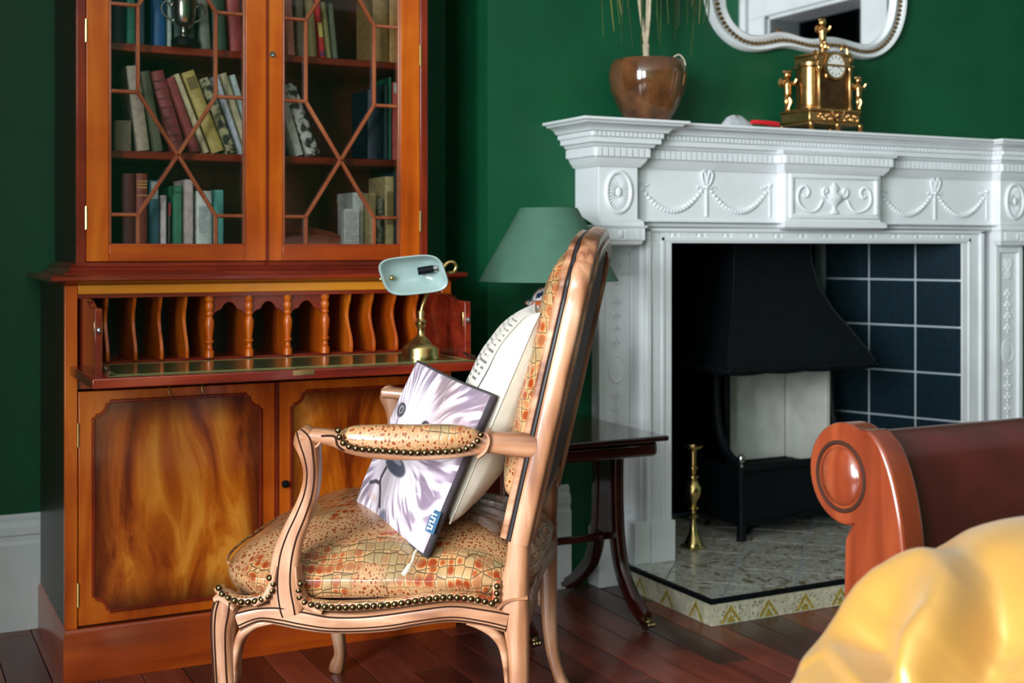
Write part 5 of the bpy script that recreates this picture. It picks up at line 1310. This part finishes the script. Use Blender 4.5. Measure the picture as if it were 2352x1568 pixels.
# stub that carries each post down into the seat block
# ================================================================ CUSHIONS
def pillow(hw, hh, T, nu, nv, pinch=.10, p=2.4, seed=0, wr=.0):
    """front and back sheets of a stuffed square: returns fn(side) -> fn(u, v) in local (right, thickness, up)"""
    def mk(side):
        def f(u, v):
            a, b = 2*u-1, 2*v-1
            ea = 1-pinch*(1-a*a)*0; 
            x = a*hw*(1-pinch*(1-abs(a)**3)*0-pinch*.5*(1-b*b)*abs(a)**2); z = b*hh*(1-pinch*.5*(1-a*a)*abs(b)**2)
            t = T*max(0, (1-abs(a)**p)*(1-abs(b)**p))**.5
            if wr: t += wr*mnoise.noise(Vector((a*2.3+seed, b*2.3, seed)))*min(1, 6*(1-max(abs(a), abs(b))))
            return Vector((x, side*max(t, .0012), z))
        return f
    return mk
def vnoise(n, ku, kv, seed):
    r = np.random.default_rng(seed); g = r.random((ku+2, kv+2))
    return g
def samp(g, x, y):
    ku, kv = g.shape[0]-1, g.shape[1]-1
    x = np.mod(x, ku-1e-6); y = np.mod(y, kv-1e-6); i = np.floor(x).astype(int); j = np.floor(y).astype(int); fx = x-i; fy = y-j
    fx = fx*fx*(3-2*fx); fy = fy*fy*(3-2*fy)
    return g[i, j]*(1-fx)*(1-fy)+g[i+1, j]*fx*(1-fy)+g[i, j+1]*(1-fx)*fy+g[i+1, j+1]*fx*fy
def paint(me, cols):
    ca = me.color_attributes.new('Col', 'FLOAT_COLOR', 'POINT'); ca.data.foreach_set('color', cols.astype(np.float32).ravel())
def slin(c):
    c = np.clip(c/255, 0, 1); return np.where(c <= .04045, c/12.92, ((c+.055)/1.055)**2.4)
# ---- small cushion printed with a pale lion's face
TL, TR_, BR, BL2 = [Vector((0, 0, 1))+(Vector(q)-Vector((0, 0, 1)))*.775 for q in ((1.2983353, 3.11630462, .69647077), (1.32242915, 2.71998951, .6479546), (1.1634929, 2.75505735, .28256506), (1.13939905, 3.15137246, .33108123))]
cc = (TL+TR_+BR+BL2)/4; ru = ((TR_-TL)+(BR-BL2)).normalized(); uu = ((TL-BL2)+(TR_-BR)); uu = (uu-ru*uu.dot(ru)).normalized(); nn = ru.cross(uu)   # away from the face
if nn.dot(cc-Vector((0, 0, 1))) < 0: nn = -nn
HS = .155
lc = cc-Vector((0, 0, 0)); lbase = (BR.x, BR.y, .46)
lion = thing('lion_cushion', 'small square cushion printed with a pale lion face, propped on the seat', 'cushion', tuple(cc-Vector((0, 0, .15))))
mk = pillow(HS*1.02, HS*1.02, .030, 0, 0, .05, 3.0, 3, .004)
NG = 230
def mapw(f, off=0):
    return lambda u, v: (lambda q: cc+ru*q.x+nn*(q.y+.006+off)+uu*q.z)(f(u, v))
mbf = MB().grid(mapw(mk(-1)), NG, NG)
lf = mbf.build('printed_front', vcol('lion_print', .75, sheen=.2), lion, sharp=180)
U, V = np.meshgrid(np.linspace(0, 1, NG), 1-np.linspace(0, 1, NG), indexing='ij')   # U right, V down
bl_ = np.sqrt(np.clip((1-np.abs(2*U-1)**3)*(1-np.abs(2*V-1)**3), 0, 1)); U = U-.115*bl_; V = V-.02*bl_   # the face is printed right of centre on the stuffed sheet
cx_, cy_ = .30, .50
dx, dy = U-cx_, V-cy_; R = np.hypot(dx, dy)+1e-6; A = np.arctan2(dx, dy)   # 0 = down
g1_ = vnoise(0, 220, 60, 1); g2_ = vnoise(0, 90, 40, 2); g3_ = vnoise(0, 40, 40, 3)
warp = samp(g3_, U*4+2, V*4+3)-.5
Aw = A+warp*.22
st1 = samp(g1_, (Aw+4)*24, R*7+3); st2 = samp(g2_, (Aw+4)*8.5, R*4+1); st3 = samp(g3_, U*7+9, V*7+5)
fur = .45*st1+.35*st2+.2*st3
face = np.clip(1-(np.hypot(dx/.30, dy/.46))**2, 0, 1)
light = np.array([212, 204, 213.]); mid_c = np.array([186, 170, 184.]); dk_c = np.array([112, 96, 112.]); warm = np.array([204, 172, 170.])
t = np.clip((fur-.34)/.30, 0, 1)[..., None]; col = dk_c*(1-t)+mid_c*t; t2 = np.clip((fur-.44)/.16, 0, 1)[..., None]; col = col*(1-t2)+light*t2
wm = np.clip((samp(g3_, U*4+20, V*4+11)-.55)*3, 0, 1)[..., None]*.6; col = col*(1-wm)+warm*(t*.4+.6)*wm
fc = np.clip(face*2.2, 0, 1)[..., None]*.75
soft = light*(.90+.10*st3[..., None]); col = col*(1-fc)+soft*fc
def blob(u, v, ru_, rv_, c, rot=0, k=2., op=1.):
    global col
    a, b = U-u, V-v; ca, sa = math.cos(rot), math.sin(rot); q = (a*ca+b*sa)/ru_; w_ = (-a*sa+b*ca)/rv_
    m_ = np.clip((1-(q*q+w_*w_))*k, 0, 1)[..., None]*op; col = col*(1-m_)+np.array(c, float)*m_
def line(pts, wd, c, op=1.):
    global col
    m_ = np.zeros_like(U)
    for (a0, b0), (a1, b1) in zip(pts, pts[1:]):
        d = np.array([a1-a0, b1-b0]); L2 = (d**2).sum(); tt = np.clip(((U-a0)*d[0]+(V-b0)*d[1])/L2, 0, 1)
        ds = np.hypot(U-a0-tt*d[0], V-b0-tt*d[1]); m_ = np.maximum(m_, np.clip(1.6-ds/wd*1.2, 0, 1))
    m_ = np.clip(m_, 0, 1)[..., None]*op; col = col*(1-m_)+np.array(c, float)*m_
for (eu, ev) in ((.11, .30), (.47, .33)):
    blob(eu, ev, .064, .050, (40, 34, 42), .3, 3); blob(eu, ev-.002, .036, .030, (120, 118, 124), .3, 3); blob(eu+.002, ev, .015, .018, (24, 22, 28), 0, 3)
    line([(eu+.0, ev+.03), (eu-.012+(.03 if eu < .3 else -.01), ev+.085)], .008, (84, 74, 88), .8)
line([(.08, .245), (.15, .235)], .012, (176, 160, 172), .6); line([(.42, .27), (.52, .28)], .012, (176, 160, 172), .6)
line([(.215, .42), (.235, .60)], .03, (206, 192, 202), .5)
blob(.33, .615, .16, .058, (52, 56, 72), .12, 3); blob(.31, .585, .10, .018, (150, 146, 156), .12, 2, .7)
line([(.235, .66), (.215, .73), (.225, .765)], .014, (30, 26, 36)); line([(.225, .765), (.16, .77), (.10, .80)], .013, (34, 28, 38)); line([(.225, .765), (.28, .82), (.33, .90)], .013, (34, 28, 38))
blob(.20, .87, .09, .03, (186, 150, 140), .1, 1.5, .5); blob(.40, .955, .045, .07, (84, 88, 116), .1, 1.6, .8)
for k in range(70):
    an_ = rr.uniform(-1.9, 2.6); r0_ = rr.uniform(.30, .62); ln_ = rr.uniform(.06, .18); bend = rr.uniform(-.5, .5)
    pl2 = [(cx_+math.sin(an_+bend*q*.25)*(r0_+ln_*q), cy_+math.cos(an_+bend*q*.25)*(r0_+ln_*q)) for q in (0, .25, .5, .75, 1)]
    if min(p_[0] for p_ in pl2) < .02 or max(p_[0] for p_ in pl2) > .98: continue
    line(pl2, .0032, rr.choice([(104, 88, 110), (124, 106, 122), (140, 122, 138), (226, 220, 228)]), .5)
blob(.86, .22, .06, .12, (212, 178, 190), .3, 1.4, .5)
c4 = np.ones((NG, NG, 4)); c4[..., :3] = slin(col); paint(lf.data, c4)
MB().grid(mapw(mk(1), .004), 40, 40).build('cushion_back', M['greyback'], lion, sharp=180)
# dark edge gusset
ed = []
for (a0, b0), (a1, b1) in (((-1, 1), (1, 1)), ((1, 1), (1, -1)), ((1, -1), (-1, -1)), ((-1, -1), (-1, 1))):
    for i in range(14):
        t = i/14; a, b = a0+(a1-a0)*t, b0+(b1-b0)*t; q = mk(1)((a+1)/2, (b+1)/2); ed.append(cc+ru*q.x+nn*.011+uu*q.z)
MB().sweep(ed, (.0045, .008), nn, 8, 2, closed=True).build('side_seam', M['greyback'], lion)
tagp = cc+ru*(HS*.96)-uu*(HS*.62)
M['tagblue'] = plain('blue_woven_label', (24, 70, 100), .7); M['tagwhite'] = plain('white_print', (230, 232, 232), .7)
lb = MB(); d1 = (-uu*.9+ru*.1).normalized(); d2 = (ru*.55+nn*.2-Vector((0, 0, 0))).normalized(); d3 = d1.cross(d2).normalized()
def obox(mb, c, a, b, d, ha, hb, hd):
    vs = [c+a*(sa*ha)+b*(sb*hb)+d*(sd*hd) for sd in (-1, 1) for sb in (-1, 1) for sa in (-1, 1)]
    return mb.add(vs, [(0, 2, 3, 1), (4, 5, 7, 6), (0, 1, 5, 4), (2, 6, 7, 3), (0, 4, 6, 2), (1, 3, 7, 5)])
tcn = tagp+d2*.006-nn*.004
lab_o = obox(lb, tcn, d1, d2, d3, .021, .011, .0008).build('fabric_label', M['tagblue'], lion)
wl = MB(); fr_n = d3 if d3.dot(tcn-Vector((0, 0, 1))) < 0 else -d3
for i, (q, hh_) in enumerate(((-.013, .0030), (-.006, .0022), (.001, .0030), (.008, .0024), (.014, .003))):
    obox(wl, tcn+d1*q+fr_n*.0012-d2*.002, d1, d2, d3, .0012, .0062, .0004)
    obox(wl, tcn+d1*(q+.0022)+fr_n*.0012+d2*(.003 if i % 2 else -.006), d1, d2, d3, .0020, .0013, .0004)
wl.build('label_lettering', M['tagwhite'], lab_o)
tp = cc+ru*(HS*.93)-uu*(HS*.99)
def deep(px, py, d): v = FW+RT*((px-PCX)/FPX); return Vector((v.x*d, v.y*d, EYE+(HORY-py)/FPX*d))
toff = [Vector((0, 0, 0)), -ru*.018-uu*.012-nn*.012, -ru*.028-uu*.030-nn*.014, -ru*.050-uu*.048-nn*.016]
MB().sweep(cr([deep(957, 1262, 2.275), deep(950, 1276, 2.262), deep(946, 1290, 2.250), deep(937, 1304, 2.238), deep(925, 1320, 2.230)], 5), [(.0024, .0014)]*13+[(.0045, .0018)]*8, (.45, .89, 0), 8).build('loop_cord', M['linen'], lion, label='thin white cord at the lowest corner')
# ---- big cream cushion with printed text, behind
tcen = at(1131, 962, X=None, Y=2.225); 
tcl = MI @ tcen
wh = thing('text_cushion', 'large cream cushion printed with lines of text, leaning against the chair back', 'cushion', tuple(FR[ac] @ Vector((-.13, .06, .46))))
lean = math.radians(23)
upc = Vector((-math.sin(lean), 0, math.cos(lean))); fwc = Matrix.Rotation(math.radians(7), 3, 'Z') @ Vector((math.cos(lean), 0, math.sin(lean))); upc = Matrix.Rotation(math.radians(7), 3, 'Z') @ upc; rtc = Matrix.Rotation(math.radians(7), 3, 'Z') @ Vector((0, 1, 0))
cen_l = Vector((-.186, .03, .684))
mk2 = pillow(.214, .212, .074, 0, 0, .10, 2.2, 9, .010)
def mapc(f):
    def g(u, v):
        q = f(u, v)
        p = cen_l+rtc*q.x-fwc*q.y*1.0+upc*q.z
        return FR[ac] @ p
    return g
NT = 240
tfm = MB().grid(mapc(mk2(-1)), 120, NT); tf = tfm.build('printed_front', vcol('text_print', .75, sheen=.2), wh, sharp=180)
U, V = np.meshgrid(np.linspace(0, 1, 120), 1-np.linspace(0, 1, NT), indexing='ij')
base_c = np.array([184, 179, 167.])*np.ones(U.shape+(1,))
rows_n = 34; ph_ = (V*rows_n) % 1.0; rid = np.floor(V*rows_n).astype(int)
gW = vnoise(0, 200, 200, 12); w1 = samp(gW, U*46+rid*7.3, rid*3.7+.5)
inkm = ((ph_ > .30) & (ph_ < .68) & (w1 > .40)).astype(float)
colm = ((U > .06) & (U < .80) & (V > .05) & (V < .95)).astype(float)
k = (inkm*colm)[..., None]*.8
col2 = base_c*(1-k)+np.array([64, 62, 66.])*k
bord = ((np.abs(U-.86) < .006)).astype(float)[..., None]; col2 = col2*(1-bord)+np.array([70, 66, 70.])*bord
pat = ((V > .60) & (U < .10)).astype(float)*(samp(gW, U*60, V*40) > .45); col2 = col2*(1-pat[..., None]*.8)+np.array([52, 54, 78.])*pat[..., None]*.8
c4 = np.ones(U.shape+(4,)); c4[..., :3] = slin(col2); paint(tf.data, c4)
MB().grid(mapc(mk2(1)), 60, 60).build('plain_back', M['linen'], wh, sharp=180)
sm_ = []
for (a0, b0), (a1, b1) in (((-1, 1), (1, 1)), ((1, 1), (1, -1)), ((1, -1), (-1, -1)), ((-1, -1), (-1, 1))):
    for i in range(16):
        t = i/16; a, b = a0+(a1-a0)*t, b0+(b1-b0)*t; sm_.append(mapc(mk2(-1))((a+1)/2, (b+1)/2))
MB().sweep(sm_, .0022, (0, 0, 1), 6, closed=True).build('edge_seam', M['linen'], wh)

# ================================================================ SOFA WITH SCROLL END, AND THE GOLD THROW
SX0, SX1 = 1.20, 2.75
so_ = thing('sofa', 'red mahogany sofa with scrolled back end and dark burgundy leather, right foreground', 'sofa', (1.95, 1.0, 0))
sc_y, sc_z, sr = 1.348, .688, .071
def spiral_profile():
    pts = []
    # outer curve from the foot (near side) up over the scroll and back under it to the neck
    near = [(1.228, .02), (1.228, .30), (1.229, .50), (1.232, .58), (1.240, .645), (1.256, .700), (1.278, .738), (1.306, .757)]
    pts += cr(near, 5)[:-1]
    for k in range(22):
        a = math.radians(115-k*(115+102)/21); 
        pts.append((sc_y-sr*math.cos(PI-a) if False else sc_y+sr*math.cos(a), sc_z+sr*math.sin(a)))
    far = [(1.345, .600), (1.347, .56), (1.348, .45), (1.348, .25), (1.346, .02)]
    pts += cr(far, 4)
    return pts
sp_ = spiral_profile()
for xa in (SX0, SX1-.045):
    e = MB().prism(sp_, 'x', xa, xa+.042).build('scroll_end', M['sofaw'], so_, bev=.009)
    e.modifiers['bevel'].segments = 4
    if xa == SX0:
        dome = MB().ell((xa+.004, sc_y+.004, sc_z-.004), (.017, .042, .042), 28, 12).build('scroll_boss', M['sofaw'], e)
        arc = [(xa-.0005, sc_y+.004+.0455*math.cos(a), sc_z-.004+.0455*math.sin(a)) for a in [math.radians(150-260+10*i) for i in range(0, 0)]]
        ringp = [(xa, sc_y+.004+.0470*math.cos(2*PI*i/40), sc_z-.004+.0470*math.sin(2*PI*i/40)) for i in range(40)]
        MB().sweep(ringp, .0032, (1, 0, 0), 8, closed=True).build('scroll_groove', M['groove'], e)
# rolled leather back between the ends
rp = []
for k in range(24):
    a = math.radians(128-k*(128+100)/23); rp.append((sc_y+.056*math.cos(a), sc_z+.056*math.sin(a)))
nearp = cr([(1.262, .30), (1.262, .46), (1.264, .56), (1.272, .63), (1.288, .69), (1.300, .722)], 4)[:-1]
prof = nearp+rp+[(1.335, .60), (1.335, .30)]
MB().prism(prof, 'x', SX0+.040, SX1-.042).build('rolled_back', M['leather_dk'], so_, sharp=60)
MB().box((SX0+.02, .52, .14), (SX1-.02, 1.27, .30)).build('seat_base', M['leather_dk'], so_, bev=.02)
MB().box((SX0+.045, .50, .30), (SX1-.045, 1.262, .43)).build('seat_cushion', M['leather_dk'], so_, bev=.03)
for xx in (SX0+.04, SX1-.09):
    for yy in (.54, 1.18): MB().lathe([(0, 0), (.014, 0), (.018, .02), (.026, .10), (.030, .14), (0, .14)], (xx+.02, yy, 0), 16).build('foot', M['sofaw'], so_)
# throw
th_c = Vector((1.125, .900, .375))
CREASES = []
for pts, dep, wd in (([(2225, 1240), (2140, 1350), (2052, 1463), (1975, 1600)], .050, .016), ([(2120, 1300), (2085, 1345), (2035, 1372)], .022, .008),
                     ([(2400, 1215), (2290, 1330), (2215, 1449), (2150, 1600)], .040, .017), ([(2400, 1330), (2330, 1420), (2300, 1500), (2330, 1600)], .040, .015), ([(1960, 1430), (1915, 1520), (1890, 1600)], .020, .013)):
    CREASES.append(([((a_-1176)/2900*1.2, 1-(b_-570)/2900*1.2) for a_, b_ in pts], dep, wd))
def throw(u, v):
    a = 2*PI*u; r = v
    # dome then skirt
    if r < .62:
        t = r/.62; rad = math.sin(t*PI/2); hgt = math.cos(t*PI/2)
    else:
        t = (r-.62)/.38; rad = 1+.10*t; hgt = -t*1.15
    rx, ry, rz_ = .350, .290, .345
    d = Vector((math.cos(a)*rad, math.sin(a)*rad, hgt))
    p = Vector((d.x*rx, d.y*ry, d.z*rz_ if d.z > 0 else d.z*.30))
    q = th_c+p; s_ = q.x*RT.x+q.y*RT.y+.02*mnoise.noise(p*3); z_ = q.z+.02*mnoise.noise(p*3+Vector((3, 3, 3)))
    f_ = .012*mnoise.noise(p*4)
    front = max(0, min(1, 1.0-(p.x*FW.x+p.y*FW.y)/.12))
    for pts, dep, wd in CREASES:
        best = 9; tt = 0; sgn = 1
        for k in range(len(pts)-1):
            ax_, az = pts[k]; bx2, bz = pts[k+1]; ux, uz = bx2-ax_, bz-az; L2 = ux*ux+uz*uz
            h = max(0, min(1, ((s_-ax_)*ux+(z_-az)*uz)/L2)); ex, ez = s_-ax_-h*ux, z_-az-h*uz
            dd = math.hypot(ex, ez)
            if dd < best: best = dd; tt = (k+h)/(len(pts)-1); sgn = 1 if ux*ez-uz*ex > 0 else -1
        taper = min(1, 4*tt+.2)*min(1, 4*(1-tt)+.2)
        x_ = best/wd*(1.0 if sgn > 0 else .62)
        f_ += 1.05*min(1, max(.10, (.335-p.z)/.07))*front*taper*dep*(-math.exp(-x_*x_)+.6*math.exp(-((x_-2.0)/.9)**2))
    wv = .80*s_-.60*z_
    f_ += .0065*front*min(1, max(0, (.33-p.z)/.08))*math.sin(2*PI*wv/.082+2.2*mnoise.noise(p*3.2))
    nrm = Vector((d.x, d.y, max(0, d.z)*.9+.05)).normalized()
    return th_c+p+nrm*f_
tw_ = MB().grid(throw, 300, 180, cu=True).build('gold_throw', M['satin'], sharp=180)
tag(tw_, 'heaped gold satin throw with soft folds draped over the end of the sofa', 'throw'); base(tw_, (th_c.x, th_c.y, .02))
